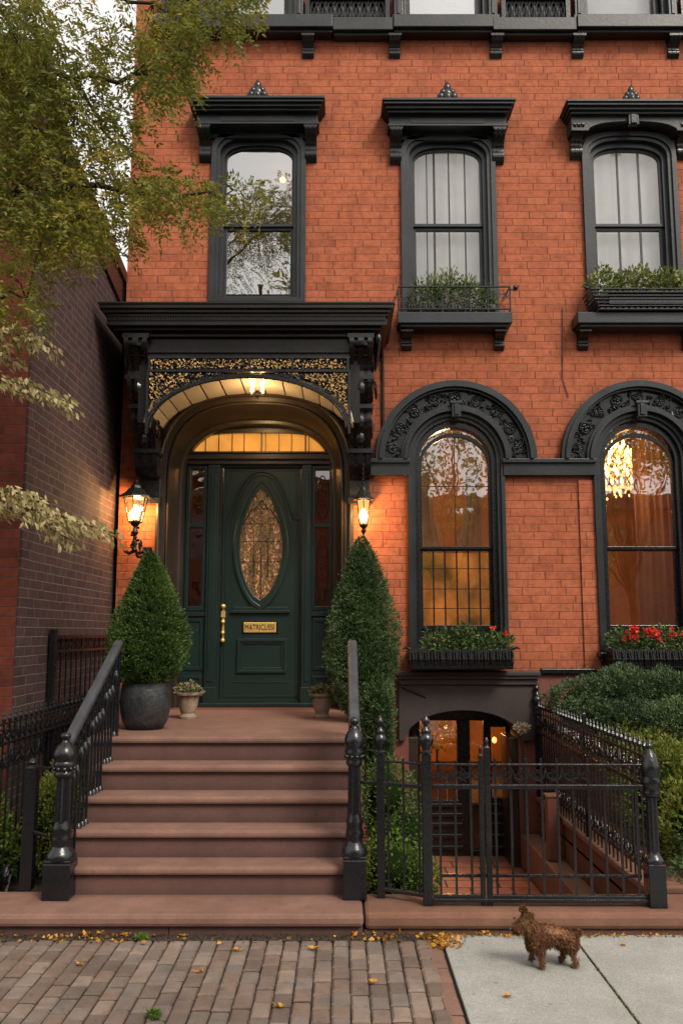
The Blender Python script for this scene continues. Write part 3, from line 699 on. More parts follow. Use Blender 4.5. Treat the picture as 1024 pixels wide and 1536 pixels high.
for px in (308, 328, 348, 366, 392, 398, 418, 437, 458, 463):
    x, z = at(px, 665, .38); wd = .004 if px not in (392, 458) else .008
    MB().box(x-wd, x+wd, YF+.03, YF+.06, 3.86, 4.135 if 310 < px < 450 else 4.11).build('glazing_bar', m_bronze, scr)
for x0, x1 in ((-1.505, -1.375), (-.44, -.335)):
    mb = MB(); mb.box(x0, x1, YF-.045, YF+.005, 1.10, 3.712); mb.box(x0+.03, x1-.03, YF-.055, YF-.04, 1.3, 3.6); mb.box(x0-.01, x1+.01, YF-.06, YF+.004, 1.06, 1.24); mb.build('pilaster', m_door, scr, bevel=.005)
m_side = M_glass('sidelight_glass', .22, tint=(.11, .085, .05), wob=.06)
for x0, x1, lead in ((-1.725, -1.535, 0), (-.315, -.115, 1)):
    mb = MB(); ring(mb, rect(x0-.02, x1+.02, 2.07, 3.705), rect(x0+.02, x1-.02, 2.12, 3.67), YF-.02, YF+.03); mb.box(x0, x1, YF-.015, YF+.03, 3.0, 3.05); mb.build('sidelight_sash', m_door, scr, bevel=.004)
    MB().add([(x0-.01, YF+.05, 2.08), (x1+.01, YF+.05, 2.08), (x1+.01, YF+.05, 3.70), (x0-.01, YF+.05, 3.70)], [(0, 1, 2, 3)]).build('sidelight_pane', m_side, scr)
    mb = MB(); xm = (x0+x1)/2
    if lead:
        for zc_, h_ in ((3.36, .24), (2.55, .38)):
            pts = [(xm+.06*math.sin(t), YF+.035, zc_+h_*math.cos(t)*1.0) for t in [2*PI*j/20 for j in range(21)]]
            mb.tube(pts, .006, 5, cap=False)
            for q in range(5):
                a = spiral((xm, zc_-h_*.6+q*h_*.3), .04, 1, q, 1 if q % 2 else -1, 8); mb.tube([(p, YF+.035, r_) for p, r_ in a], .005, 4)
        mb.build('leading', m_trim_dk, scr)
    mb = MB(); ring(mb, rect(x0-.005, x1+.005, 1.42, 1.99), rect(x0+.03, x1-.03, 1.46, 1.95), YF-.012, YF+.005); ring(mb, rect(x0-.005, x1+.005, 1.12, 1.36), rect(x0+.03, x1-.03, 1.15, 1.33), YF-.012, YF+.005); mb.box(x0-.03, x1+.03, YF-.03, YF+.004, 2.01, 2.06)
    mb.build('sidelight_panel', m_door, scr, bevel=.004)
MB().box(-1.80, -.07, YF-.12, YF-.002, 1.032, 1.075).build('door_sill', m_door, scr, bevel=.006)
# the door leaf
lc = -.905
def lens(hw, z0, z1, n=26):
    def wd(t): return hw*(math.sin(PI*t**.90))**.68
    return [(lc+wd(i/n), z0+(z1-z0)*i/n) for i in range(n+1)][0:]+[(lc-wd(i/n), z0+(z1-z0)*i/n) for i in range(n-1, 0, -1)]
YD = YF+.035
door = MB().plate(rect(-1.34, -.46, 1.085, 3.69), [lens(.245, 2.18, 3.46)], YD, YD+.05).build('front_door', m_door, house, bevel=.003)
mb = MB(); ring(mb, lens(.31, 2.075, 3.575), lens(.27, 2.13, 3.52), YD-.030, YD+.002); ring(mb, lens(.272, 2.127, 3.523), lens(.238, 2.19, 3.455), YD-.018, YD+.01); mb.build('oval_moulding', m_door, door, bevel=.006)
# raised pointed-arch moulding above the oval
pts = []
for i in range(13): t = i/12; pts.append((-.905-.37*(1-t)**.75 if t < 1 else -.905, 3.10+.545*math.sin(t*PI/2)))
pts2 = [(2*lc-x, z) for x, z in reversed(pts[:-1])]
hp = [(x, YD-.006, z) for x, z in pts+pts2]+[(-.51, YD-.006, 3.10), (-.485, YD-.006, 3.10)]
mb = MB(); mb.tube(hp, .014, 6); mb.tube([(lc+(x-lc)*.9, y, z-.04) for x, y, z in hp[:25]], .008, 6); mb.build('arch_moulding', m_door, door, smooth=60)
mb = MB(); mb.box(-1.235, -.575, YD-.035, YD+.001, 2.045, 2.08); mb.box(-1.21, -.60, YD-.022, YD+.001, 2.078, 2.115); mb.build('ledge_moulding', m_door, door, bevel=.006)
mb = MB(); ring(mb, rect(-1.155, -.605, 1.39, 1.765), rect(-1.12, -.64, 1.425, 1.73), YD-.024, YD+.001); ring(mb, rect(-1.122, -.638, 1.423, 1.732), rect(-1.09, -.67, 1.45, 1.705), YD-.012, YD+.001); mb.build('lower_panel', m_door, door, bevel=.005)
mb = MB(); ring(mb, rect(-1.30, -.50, 1.13, 3.66), rect(-1.285, -.515, 1.145, 3.645), YD-.006, YD+.001); mb.box(-1.22, -.56, YD-.006, YD+.001, 1.285, 1.295); mb.build('door_bead', m_door, door, bevel=.002)
ms = MB().box(-1.085, -.725, YD-.018, YD+.001, 1.832, 1.944); ms = ms.build('letter_slot', m_brass, door, bevel=.006)
MB().box(-1.105, -.70, YD-.005, YD+.001, 1.815, 1.962).build('slot_backing', m_trim_dk, ms, bevel=.004)
textmesh('MATRICUSSI', .085, -.905, YD-.0195, 1.888, w=.325).build('lettering', m_gold, ms)
mb = MB(); xh = -1.312
for z, r in ((2.12, .028), (1.95, .024), (1.83, .024), (1.745, .026)):
    k = len(mb.v); mb.ball((0, 0, 0), r, 12, .95); mb.v[k:] = [(xh+a, YD-.035+b, z+c) for a, b, c in mb.v[k:]]
mb.box(xh-.012, xh+.012, YD-.008, YD+.001, 1.72, 2.14); mb.box(xh-.024, xh+.024, YD-.02, YD, 2.0, 2.07)
mb.build('door_handle', m_brass, door, smooth=50)
# leaded glass
def M_leaded():
    m, t = newmat('leaded_glass')
    vo = t.node('ShaderNodeTexVoronoi', feature='F1'); vo.inputs['Scale'].default_value = 1; mp = t.node('ShaderNodeMapping'); mp.inputs['Scale'].default_value = (75, 75, 42); t.link(t.pos, mp.inputs[0]); t.link(mp.outputs[0], vo.inputs['Vector'])
    mp2 = t.node('ShaderNodeMapping'); mp2.inputs['Scale'].default_value = (9, 9, 3.2); t.link(t.pos, mp2.inputs[0]); n = t.noise(mp2.outputs[0], 1, 6, .75)
    c = t.ramp(t.m('ADD', t.m('MULTIPLY', vo.outputs['Color'], .35), t.m('MULTIPLY', n, .75)), [(.28, (.012, .008, .004)), (.42, (.045, .035, .012)), (.52, (.16, .07, .03)), (.60, (.07, .075, .02)), (.68, (.38, .17, .08)), (.78, (.60, .36, .24))])
    t.link(c, t.b.inputs['Base Color']); t.b.inputs['Roughness'].default_value = .12
    t.link(c, t.b.inputs['Emission Color']); t.b.inputs['Emission Strength'].default_value = .25  # pane glows slightly by itself; reflections and highlights are put into the ramp colours
    t.link(t.bump(t.m('ADD', vo.outputs['Distance'], n), .35, .02), t.b.inputs['Normal'])
    return m
gl = MB().plate(lens(.25, 2.17, 3.47), [], YD+.02, YD+.03).build('oval_pane', M_leaded(), door)
mb = MB()
for dx in (-.08, .08): mb.tube([(lc+dx, YD+.014, 2.45), (lc+dx, YD+.014, 3.12), (lc+dx*.9, YD+.014, 3.22), (lc, YD+.014, 3.32)], .005, 5)
mb.tube([(lc, YD+.014, 2.2), (lc, YD+.014, 3.2)], .004, 5)
for s_ in (-1, 1): mb.tube([(lc+s_*.235, YD+.014, 3.0), (lc+s_*.10, YD+.014, 3.22), (lc, YD+.014, 3.22)], .005, 5); mb.tube([(lc, YD+.014, 3.22), (lc+s_*.07, YD+.014, 3.40)], .005, 5)
for z in (2.62, 2.85, 3.05): mb.tube([(lc-.22, YD+.015, z), (lc+.22, YD+.015, z)], .003, 4)
mb.build('leading', m_trim_dk, door)
# --- porch hood
HX0, HX1, HY = -2.415, .53, -1.1
mb = MB()
def tray(ins, z0, z1): mb.box(HX0+ins, HX1-ins, HY+ins, .0, z0, z1)
tray(0, 5.06, 5.085); tray(.012, 5.02, 5.062); tray(.04, 4.985, 5.022); tray(.065, 4.955, 4.987); tray(.085, 4.90, 4.957); tray(.075, 4.865, 4.902)
tray(.13, 4.835, 4.867); tray(.20, 4.79, 4.837); tray(.245, 4.60, 4.792); tray(.225, 4.63, 4.66)
# sloped lead top
mb.prismx([(HY+.1, 5.083), (0, 5.083), (0, 5.30)], HX0+.1, HX1-.1)
hood = mb.build('porch_hood', m_hood, house, bevel=.006)
# dentils (surface pattern: one part)
mb = MB(); k = 110
for i in range(k):
    x = HX0+.09+(HX1-HX0-.18)*(i+.2)/k; mb.box(x, x+.013, HY+.068, HY+.09, 4.918, 4.955)
for i in range(36):
    y = HY+.1+(-.06-HY-.1)*(i+.2)/36; mb.box(HX1-.09, HX1-.068, y, y+.014, 4.918, 4.955); mb.box(HX0+.068, HX0+.09, y, y+.014, 4.918, 4.955)
mb.build('dentil_row', m_hood, hood)
# vault of cream planks
k = 15; mb = MB(); 
for i in range(k):
    a0, a1 = PI*(i+.04)/k, PI*(i+.96)/k; th_ = .012
    q = [(CX+1.045*math.cos(a), 3.93+.50*math.sin(a)) for a in (a0, a1)]; q2 = [(CX+1.06*math.cos(a), 3.93+.515*math.sin(a)) for a in (a0, a1)]
    mb.plate([q[0], q[1], q2[1], q2[0]], [], -.80, -.005)
mb.build('vault_planks', m_cream, hood)
mb = MB(); vp = [(CX+1.065*math.cos(PI*i/20), 3.93+.52*math.sin(PI*i/20)) for i in range(21)]
mb.plate(vp+[(CX-1.12, 3.93), (CX-1.12, 4.61), (CX+1.12, 4.61), (CX+1.12, 3.93)], [], -.79, 0); mb.build('vault_casing', m_hood, hood)
# openwork: rails, arch rib, scroll filigree
mb = MB(); Yf = -.85; X0, X1 = CX-1.02, CX+1.02
mb.box(X0, X1, Yf-.02, Yf+.02, 4.575, 4.60); mb.box(X0, X1, Yf-.02, Yf+.02, 4.435, 4.46)
for x in (X0+.02, CX-.43, CX+.01, CX+.44, X1-.02): mb.box(x-.012, x+.012, Yf-.022, Yf+.022, 4.46, 4.575)
ao = [(CX+1.0*math.cos(PI*i/32)**1, 3.88+.515*math.sin(PI*i/32)) for i in range(33)]
mb.tube([(x, Yf, z) for x, z in ao], .024, 6); mb.tube([(CX+(x-CX)*.975, Yf-.02, z-.02) for x, z in ao], .010, 5)
mb.box(X0-.005, X0+.02, Yf-.02, Yf+.02, 3.8, 4.44); mb.box(X1-.02, X1+.005, Yf-.02, Yf+.02, 3.8, 4.44)
R = random.Random(3)
def fil(x, z, r):
    sp = spiral((x, z), r, R.uniform(.8, 1.2), R.uniform(0, 6), R.choice([-1, 1]), 7)
    mb.tube([(p, Yf+R.uniform(-.006, .006), q) for p, q in sp], .0062, 4, cap=False)
    t = R.uniform(0, 6); mb.tube([(x, Yf, z), (x+r*.8*math.cos(t), Yf-.006, z+r*.8*math.sin(t)), (x+r*1.5*math.cos(t), Yf, z+r*1.5*math.sin(t))], [.003, .011, .002], 4)
for i in range(78):
    for j in range(3): fil(X0+.04+(X1-X0-.08)*(i+R.random()*.6)/78, 4.475+.035*j+R.uniform(0, .02), .021)
cnt = 0
while cnt < 260:
    x = R.uniform(X0+.03, X1-.03); za = 3.90+.515*math.sqrt(max(0, 1-((x-CX)/1.0)**2))
    if abs(x-CX) < .28: continue
    z = R.uniform(max(za+.01, 3.9), 4.43); 
    if z < za+.01: continue
    if R.random() > (4.44-za)/.45+.1: continue
    fil(x, z, R.uniform(.02, .03)); cnt += 1
mb.build('filigree_panel', m_trim_dk, hood)
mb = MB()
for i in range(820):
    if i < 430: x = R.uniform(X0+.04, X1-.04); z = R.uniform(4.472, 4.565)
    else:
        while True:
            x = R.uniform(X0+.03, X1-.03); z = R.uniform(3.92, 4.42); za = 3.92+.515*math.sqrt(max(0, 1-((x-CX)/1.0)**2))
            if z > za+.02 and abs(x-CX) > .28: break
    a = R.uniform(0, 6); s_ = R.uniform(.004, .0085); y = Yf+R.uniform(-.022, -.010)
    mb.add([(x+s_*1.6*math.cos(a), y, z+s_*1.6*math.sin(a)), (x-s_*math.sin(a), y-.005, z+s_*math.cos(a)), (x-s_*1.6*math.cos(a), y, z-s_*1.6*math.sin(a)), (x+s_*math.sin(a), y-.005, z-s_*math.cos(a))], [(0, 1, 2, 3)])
mb.build('painted_glints', m_glint, hood)  # gold flecks painted in place of lamplight glinting through the fretwork
# big consoles
for sgn in (-1, 1):
    xa = CX+sgn*1.13; x0, x1 = xa-.115, xa+.115
    def pr(k, t):
        base = .93-.70*t**1.15
        return base+.05*math.sin(t*22)*(1-t*.4)
    mb = MB(); prof = [(.0, 4.80)]+[(-pr(1, i/40)*.97, 4.80-1.33*i/40) for i in range(41)]+[(.0, 3.47)]
    mb.prismx(prof, x0+.012, x1-.012)
    prof2 = [(.0, 4.79)]+[(-pr(1, i/40)*1.0-.012, 4.79-1.30*i/40) for i in range(41)]+[(.0, 3.49)]
    for a, b_ in ((0, .045), (.085, .145), (.185, .23)): mb.prismx(prof2, x0+a, x0+b_)
    for z0, ex in ((4.80, .03), (4.42, .035), (4.16, .03), (3.74, .03)):
        t = (4.80-z0)/1.33; y = -pr(1, t)-.025
        mb.box(x0-ex*.6, x1+ex*.6, y, 0 if z0 > 4.7 else y+.30, z0-.035, z0+.01)
    mb.lathe(xa, -.97, [(.07, 0), (.075, .02), (.05, .05), (.02, .06)], 10, 4.66)
    for z0 in (4.30, 4.0, 3.85): 
        t = (4.8-z0)/1.33; mb.ball((xa, -pr(1, t)-.01, z0), .055, 8, 1.3)
    for (yy, zz) in ((-.75, 4.55), (-.5, 4.3), (-.35, 3.95)):
        for xs in (x0-.006, x1+.006):
            sp = spiral((yy, zz), .11, 1.6, 1.0, 1, 18); mb.tube([(xs, p, q) for p, q in sp], .014, 5)
    mb.box(x0+.01, x1-.01, -.14, 0.0, 3.25, 3.50)
    mb.box(x0-.01, x1+.01, -.16, 0.0, 3.20, 3.26)
    mb.build('bracket', m_trim_dk, hood, smooth=35)
# right return: small hanging ornaments along the eave
for i in range(6):
    y = -.95+i*.16; MB().lathe(HX1-.16, y, [(.02, 0), (.035, -.03), (.03, -.07), (.012, -.12), (.002, -.15)], 8, 4.80).build('eave_pendant', m_trim_dk, hood, smooth=50)
for i in range(4):
    sp = spiral((-.25-.1*i, 4.45-.05*i), .07, 1.4, i, 1, 14); MB().tube([(HX1-.17, p, q) for p, q in sp], .012, 5).build('eave_scroll', m_trim_dk, hood, smooth=50)
# --- basement entry
mb = MB(); mb.box(.575, 2.07, -.17, .0, 1.385, 1.43); mb.box(.59, 2.055, -.15, 0, 1.35, 1.387); mb.box(.60, 2.045, -.12, 0, 1.29, 1.352)
en = mb.build('entry_lintel', m_lintel, house, bevel=.007)
fo = rect(.60, 2.045, .72, 1.292); 
fo = [(.60, .72)]+[(.66, .72)]+[(x, z) for x, z in reversed(arch(1.27, .61, .72, .72, .31, 20)[0:])]+[(1.95, .72), (2.045, .72), (2.045, 1.292), (.60, 1.292)]
MB().plate(fo, [], -.09, -.028).build('entry_arch_panel', m_lintel, house, bevel=.004)
MB().tube([(.63, -.1, 1.265), (.88, -.1, 1.16)], .006, 5).build('iron_strap', m_iron, house)
YB = .46; m_base_glass = M_glass('basement_glass', .12, tint=(.75, .6, .45), wob=.05)
hb = [rect(.86, 1.27, .02, .87), rect(1.41, 1.56, -.50, .87), rect(1.64, 1.80, .05, .80)]
bs = MB().plate(arch(1.27, .60, -.57, .76, .26, 16), hb, YB, YB+.08).build('basement_door', m_trim_dk, house, bevel=.004)
mb = MB(); 
for z in (-.02, -.12, -.22, -.34, -.46): mb.box(.82, 1.31, YB-.03, YB+.002, z-.03, z+.012); mb.box(1.62, 1.82, YB-.03, YB+.002, z-.03, z+.012)
mb.build('panel_moulding', m_trim_dk, bs, bevel=.006)
for x0, x1, z0, z1 in ((.85, 1.28, .01, .88), (1.40, 1.57, -.51, .88), (1.63, 1.81, .04, .81)):
    MB().add([(x0, YB+.05, z0), (x1, YB+.05, z0), (x1, YB+.05, z1), (x0, YB+.05, z1)], [(0, 1, 2, 3)]).build('pane', m_base_glass, bs)
mb = MB()
for i in range(4): mb.box(.87+i*.1, .955+i*.1, YB+.09, YB+.11, .02, .38)
mb.build('cafe_shutter', m_curtain, bs)
for a, b in ((.70, .80), (1.75, 1.84)): MB().box(a, b, 0, YB+.01, -.57, .74).build('entry_jamb', m_bronze, house, bevel=.006)
# cable on the wall and downpipe
x, _ = at(843, 465, -.01)
pts = [at3(843, 462, -.012), at3(843, 568, -.012), at3(847, 580, -.012), at3(852, 596, -.012)]
MB().tube(pts, .0045, 5).build('wall_cable', m_trim_dk, house)
MB().tube([at3(574, 530, -.03), at3(575, 692, -.03)], .012, 8).build('conduit_pipe', m_trim_dk, house)
# ================================================================== STOOP
stoop = thing('stoop', 'brownstone front steps rising to the green front door', 'steps', (-.86, -2.6, 0))
NY = [-3.42, -3.185, -2.945, -2.69, -2.44]; NZ = [.31, .49, .67, .85, 1.03]
sx0, sx1 = -1.86, .145
for i, (y, z) in enumerate(zip(NY, NZ)):
    yb = NY[i+1]+.04 if i < 4 else -.031
    x0, x1 = (sx0, sx1) if i < 4 else (-1.98, .165)
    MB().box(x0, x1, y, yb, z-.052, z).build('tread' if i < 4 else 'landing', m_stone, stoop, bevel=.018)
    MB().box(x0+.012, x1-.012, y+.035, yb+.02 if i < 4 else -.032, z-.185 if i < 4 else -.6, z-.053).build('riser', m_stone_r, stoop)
mb = MB(); mb.box(-1.97, .155, -2.38, -.05, -.6, .97); mb.v = mb.v; 
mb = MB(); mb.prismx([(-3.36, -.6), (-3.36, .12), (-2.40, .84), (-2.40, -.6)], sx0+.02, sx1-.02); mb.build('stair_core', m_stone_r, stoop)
mb = MB(); mb.box(-3.5, .135, -3.80, -3.30, .055, .13); mb.build('bottom_slab', m_stone, stoop, bevel=.024)
mb = MB(); mb.box(-3.5, -1.055, -3.765, -3.32, -.1, .054); mb.box(-1.05, .13, -3.765, -3.32, -.1, .054); mb.build('slab_base', m_stone_r, stoop)
def smooth_profile(pr, k=3): return pr
def newel(parent, x, y, zb, zt, s=1.0):
    H = zt-zb; b = MB(); w = .088*s
    b.box(x-w, x+w, y-w, y+w, zb, zb+.215*H); b.box(x-w*.93, x+w*.93, y-w*.93, y+w*.93, zb+.215*H, zb+.232*H)
    n = b.build('newel_post', m_iron, parent, bevel=.006)
    P_ = [(.096, .232), (.098, .25), (.088, .275), (.064, .30), (.060, .315), (.066, .33), (.066, .36), (.058, .385), (.062, .395), (.062, .42), (.052, .44), (.050, .46)]
    MB().lathe(x, y, [(r*s, zb+t*H) for r, t in P_], 20).build('base_moulding', m_iron, n, smooth=40)
    MB().lathe(x, y, [(.052*s, zb+.455*H), (.050*s, zb+.55*H), (.046*s, zb+.72*H)], 24, flute=.16).build('fluted_shaft', m_iron, n)
    Q = [(.050, .72), (.062, .73), (.064, .745), (.056, .76), (.060, .77), (.072, .79), (.074, .805), (.066, .82), (.070, .83), (.078, .85), (.074, .88), (.055, .915), (.034, .93), (.022, .94), (.020, .952), (.034, .965), (.036, .978), (.026, .993), (.004, 1.0)]
    MB().lathe(x, y, [(r*s, zb+t*H) for r, t in Q], 20).build('cap', m_iron, n, smooth=45)
    mb = MB()
    for a in range(10):
        t = 2*PI*a/10; mb.ball((x+.066*s*math.cos(t), y+.066*s*math.sin(t), zb+.777*H), .016*s, 6)
    mb.build('bead_ring', m_iron, n, smooth=60)
    return n
def stair_rail(x, label, rw, side, xt=None):
    xt = x if xt is None else xt; x0_ = x
    t = thing('stair_railing', label, 'railing', (x, -3.44, .13), 'iron railings of the front steps')
    zt = at(0, 1098, -3.44)[1] if side < 0 else at(0, 1075, -3.44)[1]
    newel(t, x, -3.44, .13, zt, 1.0 if side < 0 else .86)
    z1 = at(0, 968, -2.36)[1]+.0; y1 = -2.36; z0 = zt-.10; y0 = -3.40
    a = Vector((x, y0, z0)); b = Vector((xt, y1, z1)); d = (b-a).normalized(); up = Vector((0, -d.z, d.y)); h = .05
    mb = MB(); vs = []
    for p in (a, b):
        for (dx, du) in ((-rw, 0), (rw, 0), (rw, h*.6), (rw*.62, h), (-rw*.62, h), (-rw, h*.6)): vs.append(p+Vector((dx, 0, 0))+up*du)
    mb.add(vs, [(0, 1, 7, 6), (1, 2, 8, 7), (2, 3, 9, 8), (3, 4, 10, 9), (4, 5, 11, 10), (5, 0, 6, 11), (5, 4, 3, 2, 1, 0), (6, 7, 8, 9, 10, 11)])
    mb.build('handrail', m_rail, t, bevel=.005)
    n = 14
    for i in range(n):
        y = y0+.03+(y1-y0-.04)*(i+.5)/n; zz = z0+(z1-z0)*(y-y0)/(y1-y0); x = x0_+(xt-x0_)*(y-y0)/(y1-y0)
        zb = .13
        for ny, nz in zip(NY, NZ):
            if y > ny: zb = nz
        mb = MB(); mb.tube([(x, y, zb), (x, y, zz)], .0095, 6)
        m_ = (zb+zz)/2+.12; mb.lathe(x, y, [(.010, -.05), (.02, -.02), (.024, 0), (.02, .02), (.010, .05)], 8, m_)
        mb.lathe(x, y, [(.022, 0), (.018, .02), (.010, .035)], 8, zb)
        mb.build('baluster', m_iron, t, smooth=45)
    x = xt
    mb = MB(); mb.box(x-.022, x+.022, y1-.04, y1+.0, 1.03 if y1 > -2.44 else .85, z1+.01); mb.build('end_post', m_iron, t, bevel=.004)
    mb = MB()
    for i in range(10):
        y = y0+.08+(y1-y0-.1)*(i+.5)/10; zz = z0+(z1-z0)*(y-y0)/(y1-y0)-.10; x = x0_+(xt-x0_)*(y-y0)/(y1-y0)
        for s_ in (-1, 1):
            sp = spiral((y+s_*.028, zz-.02), .03, 1.2, PI if s_ > 0 else 0, s_, 8); mb.tube([(x, p, q) for p, q in sp], .0055, 4)
    mb.build('scrollwork', m_iron, t)
    return t
stair_rail(-1.83, 'black iron stair railing with ball topped newel on the left of the steps', .038, -1, -1.77)
stair_rail(.085, 'black iron stair railing on the right of the steps beside the tall evergreen', .038, 1)
# ================================================================== AREAWAY
MB().box(.14, 6.2, -3.77, -3.34, .03, .128).build('areaway_kerb_cap', m_stone_d, None, bevel=.028)
o = bpy.data.objects['areaway_kerb_cap']; o.name = 'kerb_coping'; o['kind'] = 'structure'
MB().box(.14, 6.2, -3.745, -3.33, -.6, .029).build('kerb_base', m_stone_d)['kind'] = 'structure'
sheet('areaway_floor', .12, 2.1, -3.4, .47, -.56, m_tile)
MB().box(2.03, 2.36, -3.33, -.031, -.6, .11).build('areaway_wall', m_stone_b)['kind'] = 'structure'
cw = MB().box(2.0, 2.40, -3.33, -.032, .112, .165).build('wall_coping', m_stone_d, bevel=.012); cw['kind'] = 'structure'
mb = MB(); mb.box(1.84, 2.028, -3.32, -.04, -.56, -.22); mb.build('stone_ledge', m_stone_d, bevel=.01)['kind'] = 'structure'
MB().box(.152, .168, -3.32, -.04, -.6, .1).build('areaway_side_wall', m_stone_r)['kind'] = 'structure'
pt = thing('stone_pier', 'slim reddish stone pier standing in the areaway below the ornate fence', 'pier', (1.925, -1.1, -.22))
MB().box(1.87, 1.98, -1.155, -1.045, -.218, .34).build('shaft', m_stone_b, pt, bevel=.008); MB().box(1.86, 1.99, -1.165, -1.035, .342, .365).build('cap', m_stone_d, pt, bevel=.006)
# ================================================================== FENCES
def lpt(p0, p1, s): return (p0[0]+(p1[0]-p0[0])*s, p0[1]+(p1[1]-p0[1])*s)
def rail(parent, p0, p1, z, w, h, name='rail', z2=None):
    z2 = z if z2 is None else z2; d = Vector((p1[0]-p0[0], p1[1]-p0[1], 0)).normalized(); n = Vector((-d.y, d.x, 0))*w/2
    vs = []
    for p, zz in ((p0, z), (p1, z2)):
        for sg, hh in ((-1, 0), (1, 0), (1, h), (-1, h)): vs.append((p[0]+sg*n.x, p[1]+sg*n.y, zz+hh))
    return MB().add(vs, [(0, 3, 2, 1), (4, 5, 6, 7), (0, 1, 5, 4), (1, 2, 6, 5), (2, 3, 7, 6), (3, 0, 4, 7)]).build(name, m_iron, parent, bevel=.003)
def bars(parent, p0, p1, n, z0, z1, r=.009, tip=None, skip=()):
    for i in range(n):
        if i in skip: continue
        x, y = lpt(p0, p1, (i+.5)/n); mb = MB(); mb.tube([(x, y, z0), (x, y, z1)], r, 4)
        if tip: mb.lathe(x, y, [(.004, 0), (.016, .012), (.018, .03), (.008, .05), (.012, .058), (.001, .085)], 6, z1)
        mb.build('bar', m_iron, parent)
def scrolls(parent, p0, p1, n, z, r, th=.0055, seed=1, name='scrollwork', dense=1):
    R = random.Random(seed); mb = MB(); L = math.dist(p0, p1); dx, dy = (p1[0]-p0[0])/L, (p1[1]-p0[1])/L
    for i in range(n):
        s = L*(i+.5)/n
        for q in range(dense):
            for sg in (-1, 1):
                sp = spiral((s+sg*r*.85, z+R.uniform(-.2, .2)*r), r*R.uniform(.8, 1.0), 1.35, PI/2 if sg > 0 else PI/2, -sg, 12)
                mb.tube([(p0[0]+dx*a, p0[1]+dy*a, b) for a, b in sp], [th]*13, 4)
                mb.tube([(p0[0]+dx*(s+sg*r*1.9), p0[1]+dy*(s+sg*r*1.9), z-r), (p0[0]+dx*(s+sg*r*.3), p0[1]+dy*(s+sg*r*.3)-.004, z-r*.2), (p0[0]+dx*s, p0[1]+dy*s, z+r*1.1)], [th*.5, th*1.7, th*.4], 4)
    return mb.build(name, m_iron, parent)
def post(parent, x, y, z0, z1, w, kind):
    b = MB()
    if kind == 'urn':
        b.box(x-w, x+w, y-w, y+w, z0, z1); p = b.build('post', m_iron, parent, bevel=.004)
        MB().lathe(x, y, [(w*1.35, 0), (w*1.35, .012), (w*.8, .02), (w*.85, .035), (w*1.5, .06), (w*1.65, .085), (w*1.5, .11), (w*1.0, .125), (w*1.1, .135), (w*1.0, .15), (w*.55, .165), (w*.5, .18), (w*.85, .195), (w*.85, .212), (w*.4, .232), (.002, .245)], 14, z1).build('finial', m_iron, p, smooth=50)
    elif kind == 'round':
        H = z1-z0; b.box(x-w, x+w, y-w, y+w, z0, z0+.26*H); p = b.build('post', m_iron, parent, bevel=.005)
        MB().lathe(x, y, [(w*a, z0+t*H) for a, t in ((1.1, .26), (1.15, .275), (1.0, .29), (.9, .30), (.72, .31), (.68, .33))], 16).build('base_moulding', m_iron, p, smooth=40)
        MB().lathe(x, y, [(w*.70, z0+.33*H), (w*.66, z0+.66*H)], 20, flute=.14).build('fluted_shaft', m_iron, p)
        MB().lathe(x, y, [(w*a, z0+t*H) for a, t in ((.7, .66), (1.0, .67), (1.05, .69), (.9, .71), (1.05, .73), (1.12, .76), (.95, .78), (1.0, .80), (1.15, .82), (1.05, .86), (.9, .89), (.72, .92), (.5, .94), (.3, .955), (.42, .97), (.35, .985), (.02, 1.0))], 16).build('cap', m_iron, p, smooth=45)
    else:
        b.box(x-w, x+w, y-w, y+w, z0, z1); p = b.build('post', m_iron, parent, bevel=.004)
        MB().lathe(x, y, [(w*.9, 0), (w*.5, .015), (w*.8, .03), (w*.5, .05), (.002, .06)], 10, z1).build('finial', m_iron, p, smooth=50)
    return p
zB, zM, zT = .172, at(0, 1183, -3.6)[1], at(0, 1148, -3.6)[1]
ZK = .128
g1 = 'black iron fences round the areaway'
f1 = thing('iron_fence', 'narrow two bar iron fence panel between two urn topped posts beside the steps', 'fence', (.257, -3.44, ZK), g1)
P1, P2, PR = (.257, -3.44), (.545, -3.60), (1.975, -3.62)
post(f1, *P1, ZK, at(0, 1130, -3.44)[1], .026, 'urn'); post(f1, *P2, ZK, at(0, 1130, -3.6)[1], .030, 'urn')
rail(f1, P1, P2, zB, .03, .022); rail(f1, P1, P2, zM, .03, .022); rail(f1, P1, P2, zT, .02, .014); bars(f1, P1, P2, 3, zB, zT+.03, .0095)
rail(f1, (.10, -3.40), P1, zM, .02, .018)
PM = (.905, -3.605)
f2 = thing('iron_gate', 'low black iron gate with scrolls under its top rail, beside the urn topped post', 'gate', (.545, -3.6, ZK), g1)
A_, B_ = (P2[0]+.035, P2[1]), (PM[0]-.03, PM[1])
rail(f2, A_, B_, zB, .03, .024); rail(f2, A_, B_, zM, .034, .028); rail(f2, A_, B_, zT, .02, .012); bars(f2, A_, B_, 3, zB, zT+.03, .0095); scrolls(f2, A_, B_, 3, (zM+zT)/2+.01, .042, seed=4)
post(f2, PM[0]-.012, PM[1], ZK, at(0, 1132, -3.6)[1], .015, 'slim')
f3 = thing('iron_fence', 'long black iron fence panel along the kerb ending at a stout fluted post', 'fence', (.94, -3.6, ZK), g1)
A_, B_ = (PM[0]+.03, PM[1]), (PR[0]-.05, PR[1])
post(f3, PM[0]+.03, PM[1], ZK, at(0, 1120, -3.6)[1], .018, 'slim')
post(f3, *PR, .128, at(0, 1112, -3.6)[1], .055, 'round')
